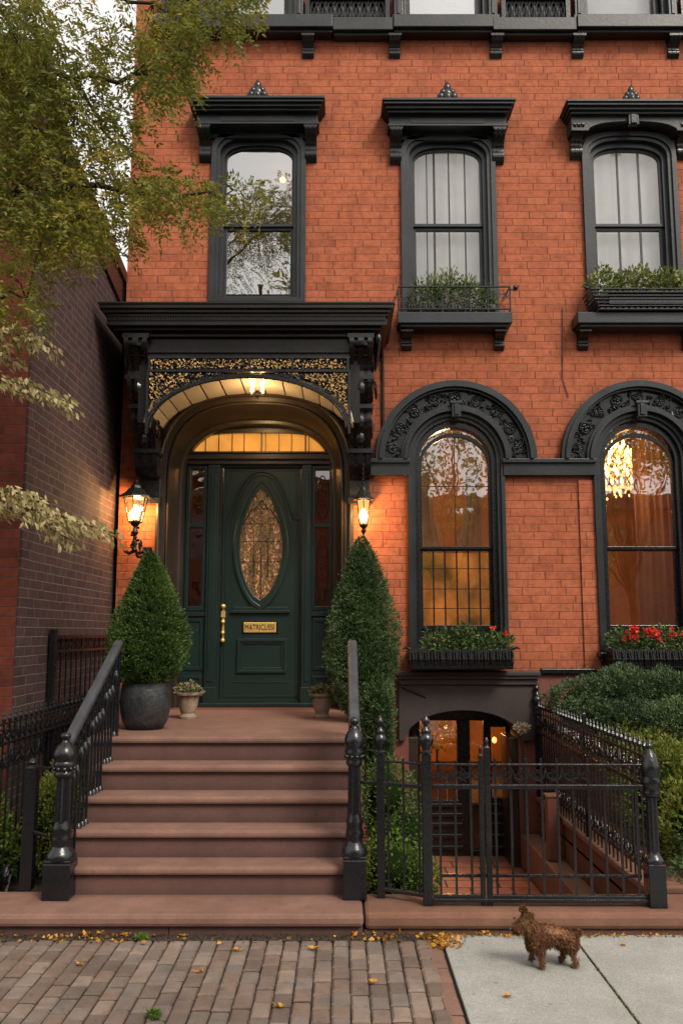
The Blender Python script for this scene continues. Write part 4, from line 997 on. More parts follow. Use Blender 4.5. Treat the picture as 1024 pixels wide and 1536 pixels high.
rail(f3, (P2[0]+.03, P2[1]-.022), (PR[0]+.02, PR[1]-.022), zB-.02, .02, .022, 'bottom_rail'); rail(f3, A_, B_, zB, .03, .02); rail(f3, A_, B_, zM, .034, .028); rail(f3, A_, B_, zT, .02, .012)
bars(f3, A_, B_, 10, zB, zT+.045, .0095); scrolls(f3, A_, (B_[0]-.35, B_[1]), 6, (zM+zT)/2+.01, .042, seed=5)
rail(f3, (A_[0]-.3, A_[1]+.10), (B_[0], B_[1]+.10), zB+.10, .02, .02, 'rear_rail')
textmesh('CTAL', .03, PR[0]+.005, PR[1]-.064, at(0, 1172, -3.68)[1], w=.05).build('lettering', m_trim, f3)
f4 = thing('iron_fence', 'ornate spear topped iron fence running back from the kerb along the areaway coping', 'fence', (2.06, -3.5, .165), g1)
A_, B_ = (2.03, -3.52), (2.03, -.16)
rail(f4, A_, B_, .25, .022, .02); rail(f4, A_, B_, .80, .03, .028); rail(f4, A_, B_, 1.0, .022, .016); bars(f4, A_, B_, 34, .165, 1.05, .008, tip=True)
scrolls(f4, A_, B_, 22, .91, .062, seed=6); scrolls(f4, A_, B_, 18, .32, .05, seed=7, name='lower_scrollwork')
post(f4, 2.03, -.12, .165, 1.05, .03, 'urn'); post(f4, 2.03, -1.9, .165, 1.16, .016, 'slim')
# left side
f5 = thing('iron_fence', 'ornate lace topped iron fence at far left running back to the house', 'fence', (-2.33, -3.2, .05))
A_, B_ = (-2.36, -3.3), (-2.33, -.55)
rail(f5, A_, B_, .17, .022, .02); rail(f5, A_, B_, 1.05, .028, .02); rail(f5, A_, B_, 1.19, .02, .014); bars(f5, A_, B_, 26, .06, 1.2, .008, tip=True); scrolls(f5, A_, B_, 24, 1.12, .06, seed=8, dense=1); scrolls(f5, (-2.36, -3.3), (-2.35, -2.3), 5, .95, .07, seed=9, name='hanging_scrollwork')
sp = spiral((-3.16, .19), .075, 1.5, .4, 1, 22)
mb = MB(); mb.tube([(-2.27, a, b) for a, b in sp][::-1]+[(-2.26, -3.25, .05)], .014, 6); mb.tube([(-2.37, -3.33, 1.22), (-2.39, -3.36, .9), (-2.41, -3.36, .5), (-2.43, -3.4, .07)], .012, 6); mb.build('corner_scroll', m_iron, f5)
f6 = thing('iron_post', 'square black iron post with side rails standing left of the ball topped newel', 'post', (-2.11, -3.25, .13))
post(f6, -2.10, -3.27, .13, at(0, 1150, -3.27)[1], .04, 'slim')
for py in (1152, 1250):
    z = at(0, py, -3.3)[1]; rail(f6, (-2.10, -3.27), (-1.93, -3.42), z, .02, .02)
z = at(0, 1250, -3.3)[1]; MB().lathe(-2.10, -3.27, [(.03, -.02), (.05, 0), (.03, .02)], 4, z, rot=PI/4).build('collar', m_iron, f6)
f7 = thing('iron_railing', 'dark iron railing against the side wall of the next house', 'railing', (-2.53, -1.9, 0))
A_, B_ = (-2.43, -1.95), (-2.43, -.12)
MB().box(-2.45, -2.40, -1.98, -1.92, -.01, 1.86).build('post', m_iron, f7, bevel=.004)
rail(f7, A_, B_, 1.78, .04, .03); rail(f7, A_, B_, 1.66, .03, .02); rail(f7, A_, B_, .12, .03, .02); bars(f7, A_, B_, 12, .0, 1.78, .010); scrolls(f7, A_, B_, 9, 1.725, .04, seed=10)
# ================================================================== NEIGHBOUR
nb = thing('row_house', 'neighbouring house on the left with dark brick side wall and black eaves', 'house', (-4.5, -2, 0))
NX = -2.47
MB().box(-7.5, NX-.02, -2.66, -2.3, -.3, 6.30).build('front_wall', m_brick_nb, nb)
pr = [(-2.65, -.3), (9, -.3), (9, 3.0), (.4, 5.65), (-.66, 5.85), (-2.0, 6.05), (-2.4, 6.25), (-2.65, 6.45)]
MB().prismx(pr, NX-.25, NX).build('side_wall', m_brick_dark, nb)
mb = MB(); 
mb.prismx([(-2.75, 6.62), (-2.75, 6.72), (-2.4, 6.36), (-2.0, 6.18), (-.66, 5.98), (.4, 5.80), (9, 3.3), (9, 3.1), (.4, 5.66), (-.66, 5.84), (-2.0, 6.04), (-2.4, 6.24)], NX-.3, NX+.055)
mb.prismx([(-2.70, 6.50), (-2.70, 6.63), (-2.4, 6.25), (-2.0, 6.05), (-.66, 5.85), (.4, 5.67), (9, 3.1), (9, 2.9), (.4, 5.36), (-.66, 5.56), (-2.0, 5.9), (-2.4, 6.1)], NX-.2, NX+.03)
mb.build('eaves', m_trim_dk, nb, bevel=.01)
MB().box(-7.5, NX-.26, -2.0, 9, 2.8, 3.0).build('roof', m_trim_dk, nb)
mb = MB(); mb.box(-7.5, NX-.06, -2.98, -2.661, 6.42, 6.6); mb.box(-7.5, NX-.08, -2.85, -2.661, 6.25, 6.418); mb.build('cornice', m_trim_dk, nb, bevel=.01)
mb = MB(); ring(mb, rect(-4.3, -3.3, 2.0, 4.2), rect(-4.18, -3.42, 2.12, 4.08), -2.72, -2.65); w = mb.build('window', m_trim, nb); MB().box(-4.2, -3.4, -2.69, -2.67, 2.1, 4.1).build('pane', m_glassA, w)
# house across the street, seen mirrored in the glass
for i, (x0, x1, h, m, lab) in enumerate(((-16, -6.41, 7.4, m_brick_far, 'brick house across the street, reflected in the upper left window'), (-6.4, 3.29, 7.6, m_stone_b, 'brownstone house across the street, reflected in the middle windows'), (3.3, 18, 6.9, m_brick_far, 'tall brick house across the street, reflected in the right hand windows'))):
    oh = thing('row_house', lab, 'house', ((x0+x1)/2, -23, 0), 'houses across the street')
    wx = [x0+1.2+k*(x1-x0-2.2)/3 for k in range(4)]
    hl = [rect(a-.5, a+.5, z, z+1.9) for a in wx for z in (1.6, 4.8, 7.6 if h > 10 else 7.0) if z+2 < h]
    mb = MB().plate(rect(x0, x1, -.2, h), hl, -23.3, -23.0); mb.build('wall', m, oh)
    MB().box(x0, x1, -23.02, -22.4, h-.5, h).build('cornice', m_trim_dk, oh)
    MB().add([(x0, -23.2, 0), (x1, -23.2, 0), (x1, -23.2, h-.6), (x0, -23.2, h-.6)], [(3, 2, 1, 0)]).build('pane', m_farglass, oh)
# ================================================================== LANTERNS
def lantern(name, label, x, y, z0, z1, hw, hexa, warm):
    t = thing(name, label, 'lantern', (x, 0, z0), 'lit lanterns beside the door'); n = 6; H = z1-z0; ht = hw*.52; 
    rot = PI/6
    mb = MB(); mb.lathe(x, y, [(ht, 0), (ht*1.05, .012), (ht*.9, .022)], n, z0, rot=rot); mb.lathe(x, y, [(hw*.98, 0), (hw*1.0, .014), (hw*.9, .02)], n, z1, rot=rot)
    for k in range(n):
        a = rot+2*PI*k/n; mb.tube([(x+ht*math.cos(a), y+ht*math.sin(a), z0), (x+hw*.95*math.cos(a), y+hw*.95*math.sin(a), z1+.005)], .0065, 4)
        mb.build
    mb.build('cage', m_trim_dk, t)
    mb = MB(); mb.lathe(x, y, [(hw*1.35, -.005), (hw*1.32, .012), (hw*.95, .04), (hw*.62, .085), (hw*.45, .10), (hw*.40, .125), (hw*.22, .14), (.012, .15), (.018, .165), (.016, .18), (.003, .195)], 6 if hexa else 14, z1+.012, rot=rot)
    mb.build('cap', m_trim_dk, t, smooth=30)
    mb = MB(); vs = []
    for k in range(n):
        a = rot+2*PI*k/n; vs += [(x+ht*.96*math.cos(a), y+ht*.96*math.sin(a), z0+.02), (x+hw*.9*math.cos(a), y+hw*.9*math.sin(a), z1)]
    mb.add(vs, [(2*k, 2*((k+1) % n), 2*((k+1) % n)+1, 2*k+1) for k in range(n)]).build('pane', m_lampglass if hexa else m_lampfrost, t)
    mb = MB(); mb.lathe(x, y, [(.008, 0), (.034, .03), (.045, .08), (.034, .12), (.006, .16)], 12, z0+.03); mb.build('bulb', m_bulb, t, smooth=60)
    MB().lathe(x, y, [(.016, .0), (.016, .05)], 8, z0).build('socket', m_brass, t)
    return t
xl, zl0 = at(203, 783, -.30); _, zl1 = at(203, 748, -.30)
t = lantern('wall_lantern', 'lit lantern with wide flared cap on an ornate arm left of the door', xl, -.30, zl0-.01, zl1, .135, True, 1)
mb = MB(); zz = zl0
mb.lathe(xl, -.30, [(.012, -.30), (.03, -.28), (.02, -.25), (.035, -.22), (.022, -.18), (.014, -.15), (.03, -.12), (.04, -.10), (.022, -.07), (.02, -.04), (.045, -.02), (.05, 0)], 10, zz-.01)
for k in range(9):
    a = k*1.3; mb.ball((xl+.035*math.cos(a), -.30+.03*math.sin(a), zz-.06-k*.026), .017, 6)
mb.tube([(xl, -.30, zz-.28), (xl+.02, -.22, zz-.36), (xl+.06, -.10, zz-.36), (xl+.07, 0, zz-.30)], .014, 6)
sp = spiral((-.17, zz-.24), .075, 1.4, 0, 1, 16); mb.tube([(xl+.03, a, b) for a, b in sp], .010, 5)
for sg in (-1, 1):
    mb.tube([(xl, -.28, zz-.30), (xl+sg*.06, -.29, zz-.33), (xl+sg*.11, -.29, zz-.31)], [.02, .018, .006], 6)
    for q in range(3): mb.ball((xl+sg*(.04+q*.03), -.31, zz-.32+q*.006), .015, 6)
mb.lathe(xl+.07, -.012, [(.05, -.06), (.05, .06)], 8, zz-.30)
mb.build('bracket_arm', m_trim_dk, t, smooth=50)
xr, zr0 = at(545, 788, -.32); _, zr1 = at(545, 751, -.32)
t = lantern('hanging_lantern', 'lit black lantern hanging from a chain right of the door', xr, -.32, zr0-.01, zr1, .082, False, 1)
mb = MB(); zc_ = zr1+.2; zt_ = at(545, 672, -.32)[1]
k = 0
z = zc_
while z < zt_:
    pts = [((xr+.009*math.cos(a)) if k % 2 else xr, -.32+(0 if k % 2 else .009*math.cos(a)), z+.015+.018*math.sin(a)) for a in [2*PI*j/8 for j in range(9)]]
    mb.tube(pts, .0035, 4, cap=False); z += .027; k += 1
mb.build('chain', m_trim_dk, t)
mb = MB(); mb.lathe(xr, -.32, [(.002, -.13), (.012, -.11), (.008, -.09), (.022, -.06), (.028, -.045), (.014, -.03), (.03, -.012), (.045, 0)], 10, zr0-.01); mb.tube([(xr, -.32, zt_+.01), (xr, -.15, zt_+.04), (xr, 0, zt_+.02)], .010, 6); mb.build('finial', m_trim_dk, t, smooth=50)
x, z = at(386, 580, -.50)
t = thing('porch_pendant', 'small lit pendant with two glass tubes under the porch ceiling', 'lamp', (x, -.5, z))
mb = MB(); mb.lathe(x, -.5, [(.05, 0), (.05, .02), (.015, .035), (.012, .10)], 12, z+.06); mb.lathe(x, -.5, [(.004, -.16), (.02, -.13), (.012, -.10), (.03, -.085), (.03, -.07)], 10, z+.02)
for sx in (-.07, .07): mb.tube([(x, -.5, z+.07), (x+sx*.8, -.5, z+.075), (x+sx, -.5, z+.05)], .007, 5)
mb.build('lamp_stem', m_trim_dk, t, smooth=50)
for sx in (-.055, .055):
    g_ = MB().lathe(x+sx, -.5, [(.020, -.09), (.024, -.05), (.026, 0), (.024, .05)], 10, z).build('glass_tube', m_lampglass, t, smooth=60)
    MB().lathe(x+sx, -.5, [(.006, -.06), (.014, -.04), (.014, .02), (.006, .045)], 8, z).build('bulb', m_bulb, g_, smooth=60)
# ================================================================== ROOM CONTENTS
x, z = at(928, 706, 1.0)
t = thing('chandelier', 'glowing chandelier seen through the right parlor window', 'chandelier', (x, 1.0, 4.7))
mb = MB(); mb.tube([(x, 1.0, 4.74), (x, 1.0, z)], .01, 6)
Rr = random.Random(5); bl = MB(); cr = MB()
for lv, (rr, zz, nn) in enumerate(((.30, -.12, 16), (.24, .04, 13), (.16, .18, 10), (.07, .28, 5))):
    for i in range(nn):
        a = 2*PI*i/nn+lv; p = (x+rr*math.cos(a), 1.0+rr*math.sin(a), z+zz)
        mb.tube([(x, 1.0, z+zz-.06), (x+rr*.6*math.cos(a), 1.0+rr*.6*math.sin(a), z+zz-.10), p], .006, 4)
        bl.lathe(p[0], p[1], [(.006, 0), (.018, .03), (.013, .06), (.002, .10)], 6, p[2])
        for q in range(5): cr.ball((p[0]+Rr.uniform(-.04, .04), p[1]+Rr.uniform(-.04, .04), p[2]-Rr.uniform(.02, .2)), .012, 4, 1.6)
mb.build('arms', m_brass, t); bl.build('bulbs', m_bulb2, t); cr.build('crystals', M_emit('crystal', (1, .6, .2), 2.2), t)
def curtain(name, label, x0, x1, y, z0, z1, m, folds, amp=.035, tie=None):
    mb = MB(); k = folds*8; vs = []; rows = 10
    for r_ in range(rows+1):
        z = z0+(z1-z0)*r_/rows
        for i in range(k+1):
            s = i/k; xx = x0+(x1-x0)*s; 
            if tie: g_ = 1-tie*math.sin(PI*(r_/rows))**2; xx = x0+(x1-x0)*s*g_
            vs.append((xx, y+amp*math.sin(s*folds*2*PI+.4*math.sin(r_))*(.7+.3*math.sin(i*.37)), z))
    mb.add(vs, [(r_*(k+1)+i, r_*(k+1)+i+1, (r_+1)*(k+1)+i+1, (r_+1)*(k+1)+i) for r_ in range(rows) for i in range(k)])
    return tag(mb.build(name, m, smooth=80), label, 'curtain')
curtain('curtain', 'brown pleated curtain hanging at the right of the chandelier window', 3.36, 3.98, .55, 1.6, 4.4, m_curtain, 8)
curtain('curtain', 'narrow pale curtain edge at the middle of the chandelier window', 3.10, 3.26, 1.5, 1.6, 3.5, m_sheer, 3, .02)
curtain('curtain', 'pale curtain drawn back at the left of the barred parlor window', .86, 1.2, .6, 2.5, 4.2, m_sheer, 4, .03, tie=.45)
curtain('curtain', 'pale curtain drawn back at the right of the barred parlor window', 1.62, 1.28, .6, 2.5, 4.2, m_sheer, 4, .03, tie=.45)
tag(MB().box(.78, 1.72, .44, .45, 1.6, 2.72).build('window_blind', m_amberblind), 'amber glowing blind in the lower half of the barred parlor window', 'blind')
t = thing('floor_plant', 'potted plant with yellow leaves behind the basement door glass', 'plant', (1.05, .95, -.55))
p, d = blobleaves([(1.08, .95, .66, .2, .15, .22), (1.12, .95, .95, .08, .08, .1)], 260, .6); leafmesh('foliage', m_ivy2, t, p, d+rng.normal(size=d.shape)*.5, .06, .02)
MB().lathe(1.08, .95, [(.10, 0), (.15, .05), (.14, .28), (.16, .3)], 14, -.55).build('pot', m_urn, t, smooth=40); MB().tube([(1.08, .95, -.3), (1.1, .95, .5)], .012, 6).build('stem', m_bark, t)
for (px, py, r, lab) in ((741, 1110, .03, 'small bright lamp in the right basement pane'), (668, 1090, .02, 'tiny glowing lamp high in the left basement pane')):
    x, z = at(px, py, 1.3); tag(MB().ball((x, 1.3, z), r, 10, 1.3).build('room_lamp', m_glow, smooth=60), lab, 'lamp')
x, z = at(424, 270, 1.4); tag(MB().ball((x, 1.4, z), .042, 12).build('glint_globe', m_glow, smooth=60), 'warm glowing globe added for a sun glint in the upper left window', 'lamp')  # glowing ball added inside the room to give the sun glint on the glass
# ================================================================== POTTED EVERGREENS
def cone_points(cx, cy, zb, zt, prof, n, squash=1.0):
    t = rng.random(n); rr = np.interp(t, [p[0] for p in prof], [p[1] for p in prof])
    a = rng.uniform(0, 2*PI, n); z = zb+(zt-zb)*t; gap = np.sin(a*6+z*19)*np.sin(z*31-a*4)+.5*np.sin(a*13+z*47)
    keep = (rng.random(n) < (rr/rr.max())*.9+.1) & (rng.random(n) > np.clip((gap-.35)*1.6, 0, .93)); t = t[keep]; rr = rr[keep]; a = a[keep]; z = z[keep]; n = len(t)
    lump = 1+.10*np.sin(a*3+z*6)*np.sin(z*9+a*2)+.08*np.sin(a*7-z*15)*np.sin(z*23)+.05*np.sin(a*2+z*4)
    rad = rr*lump*(1-.30*rng.random(n)**1.2)+(rng.random(n) < .035)*rng.uniform(.0, .05, n)
    p = np.stack([cx+rad*np.cos(a), cy+rad*np.sin(a)*squash, z], 1)
    d = np.stack([np.cos(a), np.sin(a), np.full(n, .75)], 1)+rng.normal(size=(n, 3))*.5
    return p, d
def cone_core(mb, cx, cy, zb, zt, prof, k=.82):
    mb.lathe(cx, cy, [(max(.002, r*k), (zt-zb)*t) for t, r in prof], 16, zb); return mb
# left: glazed pot with cone
px_, py_ = -1.655, -1.86
t = thing('potted_evergreen', 'clipped cone evergreen in a big dark glazed pot on the left of the landing', 'potted plant', (px_, py_, 1.03))
zr = at(220, 1024, py_)[1]
MB().lathe(px_, py_, [(.13, 0), (.155, .01), (.185, .06), (.205, .14), (.212, .22), (.205, zr-1.03-.05), (.195, zr-1.03-.015), (.20, zr-1.03), (.188, zr-1.03+.002), (.18, zr-1.03-.03), (.01, zr-1.03-.03)], 28, 1.03).build('pot', m_pot, t, smooth=50)
zt_ = at(213, 830, py_)[1]; zb_ = zr-.02
prof = [(0, .16), (.06, .24), (.16, .305), (.27, .325), (.4, .305), (.55, .255), (.7, .195), (.84, .13), (.94, .065), (1, .012)]
p, d = cone_points(px_+.005, py_, zb_, zt_, prof, 40000)
leafmesh('foliage', m_topiary, t, p, d, rng.uniform(.02, .038, len(p)), rng.uniform(.008, .014, len(p)))
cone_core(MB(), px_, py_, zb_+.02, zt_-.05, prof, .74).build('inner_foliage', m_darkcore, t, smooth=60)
# right tall spruce beside the stoop
cx_, cy_ = .19, -1.25
t = thing('tall_evergreen', 'tall pointed evergreen growing beside the steps under the right lantern', 'evergreen', (cx_+.1, cy_, -.56))
zt_ = at(543, 806, cy_)[1]; zb_ = at(543, 1075, cy_)[1]
prof = [(0, .03), (.08, .12), (.17, .23), (.27, .30), (.38, .335), (.52, .315), (.66, .26), (.80, .185), (.92, .11), (1, .02)]
zb2 = zb_-.18
p, d = cone_points(cx_, cy_, zb2+.02, zt_, prof, 44000)
p2, d2 = cone_points(cx_+.13, cy_-.2, .0, zb2+.50, [(0, .06), (.2, .12), (.5, .13), (.8, .17), (1, .14)], 12000)
p = np.concatenate([p, p2]); d = np.concatenate([d, d2])
leafmesh('foliage', m_topiary2, t, p, d, rng.uniform(.02, .038, len(p)), rng.uniform(.008, .014, len(p)))
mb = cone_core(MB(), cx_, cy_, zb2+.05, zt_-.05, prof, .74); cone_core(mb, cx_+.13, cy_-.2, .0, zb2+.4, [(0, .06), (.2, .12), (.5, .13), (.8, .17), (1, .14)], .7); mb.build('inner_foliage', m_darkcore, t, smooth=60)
MB().tube([(cx_+.12, cy_-.2, -.56), (cx_+.12, cy_-.2, .1)], .03, 8).build('trunk', m_bark, t)
# clay urns
def urn(x, y, z, s, label):
    t = thing('flower_urn', label, 'flower pot', (x, y, z), 'clay urns flanking the door')
    MB().lathe(x, y, [(a*s, b*s) for a, b in ((.085, 0), (.085, .02), (.07, .035), (.065, .05), (.075, .07), (.09, .12), (.105, .20), (.112, .215), (.135, .225), (.14, .245), (.128, .25), (.12, .23), (.01, .22))], 22, z).build('urn', m_urn, t, smooth=35)
    p, d = blobleaves([(x, y, z+.25*s, .13*s, .12*s, .085*s)], 1500, .5); k = p[:, 2] > z+.22*s; p = p[k]; d = d[k]; h = len(p)//2
    leafmesh('flowers', m_dry, t, p[:h], d[:h]+rng.normal(size=(h, 3))*.7, .022, .014); leafmesh('foliage', m_ivy, t, p[h:]-[0, 0, .01], d[h:]+rng.normal(size=(len(p)-h, 3))*.5, .03, .010)
urn(-1.445, -.98, 1.03, .98, 'pale clay urn of dried flowers beside the dark glazed pot'); urn(-.185, -.93, 1.03, .92, 'pale clay urn of dried flowers at the foot of the tall evergreen')
# ================================================================== WINDOW BOXES
def basket(parent, x0, x1, y0, y1, z0, z1, name='basket'):
    mb = MB(); mb.box(x0, x1, y0, y1, z0, z0+.02)
    for z in (z0+.02, z1-.015, (z0+z1)/2): mb.tube([(x0, y1, z), (x0, y0, z), (x1, y0, z), (x1, y1, z)], .009, 5)
    n = int((x1-x0)/.022)
    for i in range(n+1):
        x = x0+(x1-x0)*i/n; b = .012*math.sin(i*1.9); mb.tube([(x, y0-.004, z1), (x+b, y0-.02, (z0+z1)/2), (x, y0-.004, z0)], .0055, 4)
    for i in range(9):
        y = y0+(y1-y0)*i/9
        for x in (x0, x1): mb.tube([(x, y, z1), (x, y, z0)], .0055, 4)
    mb.box(x0+.015, x1-.015, y0+.015, y1-.01, z0+.02, z1-.03)
    return mb.build(name, m_trim_dk, parent)
def lip(parent, x0, x1, y, z):
    mb = MB()
    for s_, x in ((-1, x0), (1, x1)): mb.tube([(x, y, z), (x+s_*.05, y-.01, z+.02), (x+s_*.08, y-.02, z+.0)], [.014, .012, .005], 6)
    mb.build('scroll_end', m_trim_dk, parent, smooth=60)
def foliage_strip(t, x0, x1, y, z0, h, n, mat, L, W, flowers=0, fm=None, flx=None, trail=0):
    k = max(3, int((x1-x0)/.14)); R = random.Random(int(x0*100))
    bl = [(x0+(x1-x0)*(i+.5)/k, y+R.uniform(-.03, .03), z0+h*R.uniform(.25, .55), (x1-x0)/k*.9, .12, h*R.uniform(.45, .7)) for i in range(k)]
    p, d = blobleaves(bl, n, .6); d = d+rng.normal(size=d.shape)*.7+[0, -.1, .25]
    leafmesh('foliage', mat, t, p, d, rng.uniform(.6, 1.3, len(p))*L, rng.uniform(.7, 1.2, len(p))*W)
    if flowers:
        for i in range(flowers):
            if flx: x = R.uniform(*flx[i % len(flx)])
            else: x = R.uniform(x0, x1)
            c = np.array([x, y-R.uniform(.02, .15), z0+h*R.uniform(.55, 1.1)]); q = c+rng.normal(size=(16, 3))*.009
            leafmesh('flower', fm, t, q, rng.normal(size=(16, 3))+[0, -.5, .5], .032, .024)
t = thing('window_box', 'iron window box of green leaves with few red flowers under the barred parlor window', 'window box', (1.22, -.25, 1.5))
basket(t, .70, 1.74, -.36, -.06, 1.46, 1.66); lip(t, .70, 1.74, -.36, 1.66); foliage_strip(t, .90, 1.72, -.22, 1.62, .26, 1700, m_ivy, .055, .022, 2, m_flower)
t = thing('window_box', 'black iron window box full of bright red flowers under the chandelier window', 'window box', (3.3, -.25, 1.5))
basket(t, 2.76, 3.85, -.40, -.06, 1.46, 1.66); lip(t, 2.76, 3.85, -.40, 1.66); foliage_strip(t, 2.80, 3.85, -.24, 1.63, .23, 2200, m_ivy, .05, .02, 34, m_flower, flx=[(2.84, 3.05), (3.13, 3.28), (3.35, 3.75)])
# upper right: boat shaped box
t = thing('window_box', 'black slatted window box of yellow green ivy under the right upper window', 'window box', (3.3, -.3, 5.3))
mb = MB()
for i in range(7):
    z = 5.31+i*.035; e = i*.018
    mb.tube([(2.80-e, -.05, z), (2.80-e, -.30-e*.5, z), (3.80+e, -.30-e*.5, z), (3.80+e, -.05, z)], .011, 5)
for i in range(16): x = 2.83+i*.0645; mb.box(x-.02, x+.02, -.30, -.285, 5.30, 5.52)
mb.box(2.79, 3.81, -.28, -.05, 5.30, 5.48); mb.box(2.9, 3.78, -.325, -.30, 5.36, 5.50)
mb.build('planter', m_trim_dk, t, bevel=.003); lip(t, 2.68, 3.92, -.30, 5.55)
foliage_strip(t, 2.80, 3.85, -.18, 5.50, .30, 2500, m_ivy2, .055, .028)
# upper middle: iron balconette with plants
t = thing('balcony_planter', 'iron lace window guard holding dark leafy plants under the middle upper window', 'window guard', (1.24, -.25, 5.3))
mb = MB(); zb1, zt1 = at(0, 464, -.25)[1], at(0, 430, -.25)[1]; zb1 = 5.33
mb.tube([(.62, -.02, zt1), (.62, -.25, zt1), (1.84, -.25, zt1), (1.84, -.02, zt1)], .012, 6); mb.tube([(.62, -.02, zb1), (.62, -.25, zb1), (1.84, -.25, zb1), (1.84, -.02, zb1)], .010, 6)
for x in (.62, .86, 1.1, 1.35, 1.6, 1.84): mb.tube([(x, -.25, 5.295), (x, -.25, zt1)], .009, 5)
mb.tube([(1.84, -.25, zt1-.03), (1.9, -.27, zt1-.05), (1.93, -.27, zt1)], .010, 5); mb.ball((1.9, -.27, zt1-.02), .03, 8)
mb.build('guard_frame', m_trim_dk, t, smooth=50)
mb = MB(); R = random.Random(12)
for i in range(40):
    x = .66+i*.03; zc_ = R.uniform(zb1+.05, zt1-.05); sp = spiral((x, zc_), R.uniform(.025, .045), 1.1, R.uniform(0, 6), R.choice([-1, 1]), 8); mb.tube([(a, -.25, b) for a, b in sp], .0048, 4)
mb.build('scrollwork', m_trim_dk, t)
basket(t, .74, 1.68, -.21, -.06, 5.30, 5.40, 'planter_tray'); foliage_strip(t, .80, 1.66, -.13, 5.38, .28, 1300, m_ivy, .06, .018)
for b_ in ((1.02, -.1, 5.64, .13, .06, .15), (1.2, -.1, 5.70, .14, .06, .17), (1.40, -.1, 5.64, .12, .06, .13)):
    p, d = blobleaves([b_], 260, .9); leafmesh('sprig', m_ivy2, t, p, d+[0, 0, .8], .055, .014)
mb = MB()
for i in range(16): x = .85+i*.05; mb.tube([(x, -.1, 5.45), (x+R.uniform(-.05, .05), -.1, 5.62), (x+R.uniform(-.08, .08), -.1, 5.78)], .003, 4)
mb.build('stems', m_bark, t)
# ================================================================== GARDEN SHRUBS
shrub('boxwood', 'rounded yellow green boxwood low between the steps and the urn topped post', 'shrub', [(.37, -2.55, .08, .24, .24, .24), (.55, -2.45, -.05, .2, .22, .24), (.33, -2.3, -.2, .2, .25, .3)], 6500, .026, .014, m_box, (.4, -2.5, -.56))
shrub('boxwood', 'taller dark green boxwood behind the low one beside the steps', 'shrub', [(.36, -2.0, .52, .23, .22, .3), (.52, -1.95, .20, .2, .2, .3), (.38, -1.95, 0, .25, .25, .4)], 7500, .026, .013, m_topiary, (.4, -2, -.56))
yb = [(2.35, -.75, 1.18, .34, .30, .20), (2.75, -.8, 1.27, .42, .34, .22), (3.2, -.85, 1.24, .44, .36, .23), (3.65, -.8, 1.24, .45, .36, .25), (2.66, -1.1, 1.06, .34, .32, .15), (3.05, -1.3, 1.04, .42, .36, .18), (3.45, -1.2, 1.02, .42, .38, .24), (4.1, -.9, 1.2, .5, .4, .4), (2.3, -1.0, 1.08, .22, .25, .16)]
shrub('yew_bush', 'wide dark green yew spreading above the ornate fence at right', 'bush', yb, 60000, .036, .013, m_yew, (3.0, -.9, 0), lump=.22)
shrub('garden_shrub', 'yellow and green leafy shrub behind the ornate fence', 'shrub', [(2.55, -2.1, .55, .32, .5, .42), (2.75, -1.5, .65, .4, .4, .35), (2.62, -2.8, .42, .3, .4, .35), (2.5, -1.3, .80, .2, .3, .22), (2.95, -2.2, .75, .3, .4, .25)], 13000, .042, .02, m_yelplant, (2.6, -2, 0), core=True)
shrub('garden_shrub', 'dark green shrub at the right edge behind the stout fence post', 'shrub', [(2.75, -3.0, .3, .4, .3, .38), (3.2, -2.8, .5, .5, .4, .5), (2.45, -3.15, .12, .22, .2, .22)], 9000, .035, .015, m_topiary2, (2.9, -2.9, 0))
shrub('garden_shrub', 'bright yellow green shrub behind the lace topped fence at far left', 'shrub', [(-2.80, -2.98, .55, .26, .22, .36), (-2.55, -2.98, .45, .2, .2, .3), (-2.5, -2.9, .25, .2, .2, .25), (-3.1, -2.95, .5, .3, .2, .4)], 9500, .032, .014, m_box, (-2.7, -2.95, 0))
shrub('garden_shrub', 'dim green shrub filling the gap between iron post and newel', 'shrub', [(-2.15, -2.6, .42, .2, .3, .36), (-2.15, -2.2, .55, .18, .25, .36)], 6500, .03, .013, m_yelplant, (-2.15, -2.4, 0))
shrub('garden_shrub', 'low dark plant at the left edge beside the corner scroll', 'shrub', [(-2.75, -3.2, .18, .25, .2, .2)], 1800, .05, .014, m_topiary2, (-2.7, -3.2, 0), lump=.3)
o = shrub('dry_flower_head', 'small dried flower clump at the far end of the ornate fence', 'flower', [(1.83, -.30, .87, .07, .06, .045)], 260, .03, .012, m_dry, (1.85, -.3, -.15), core=False)
# ================================================================== TREES
def tree_limb(mb, pts, r0, r1):
    n = len(pts); mb.tube(pts, [r0+(r1-r0)*i/(n-1) for i in range(n)], 7)
def sprays(centres, dirs, nl, rl, L, W, curl=.5):
    """pinnate sprays: a drooping rachis with paired leaflets"""
    n = len(centres); k = nl
    d = dirs/np.linalg.norm(dirs, axis=1)[:, None]
    side = np.cross(d, np.array([0, 0, 1.0])+rng.normal(size=(n, 3))*.35); side /= np.linalg.norm(side, axis=1)[:, None]+1e-9
    s = (np.arange(k)+.5)/k; P_ = []; D_ = []
    for sg in (-1, 1):
        base = centres[:, None]+d[:, None]*(s[None, :, None]*rl)-np.array([0, 0, 1.0])*(curl*rl*(s**2)[None, :, None])
        dd = side[:, None]*sg*.85+d[:, None]*.5-np.array([0, 0, .25])+rng.normal(size=(n, k, 3))*.18
        P_.append(base.reshape(-1, 3)); D_.append(dd.reshape(-1, 3))
    return np.concatenate(P_), np.concatenate(D_)
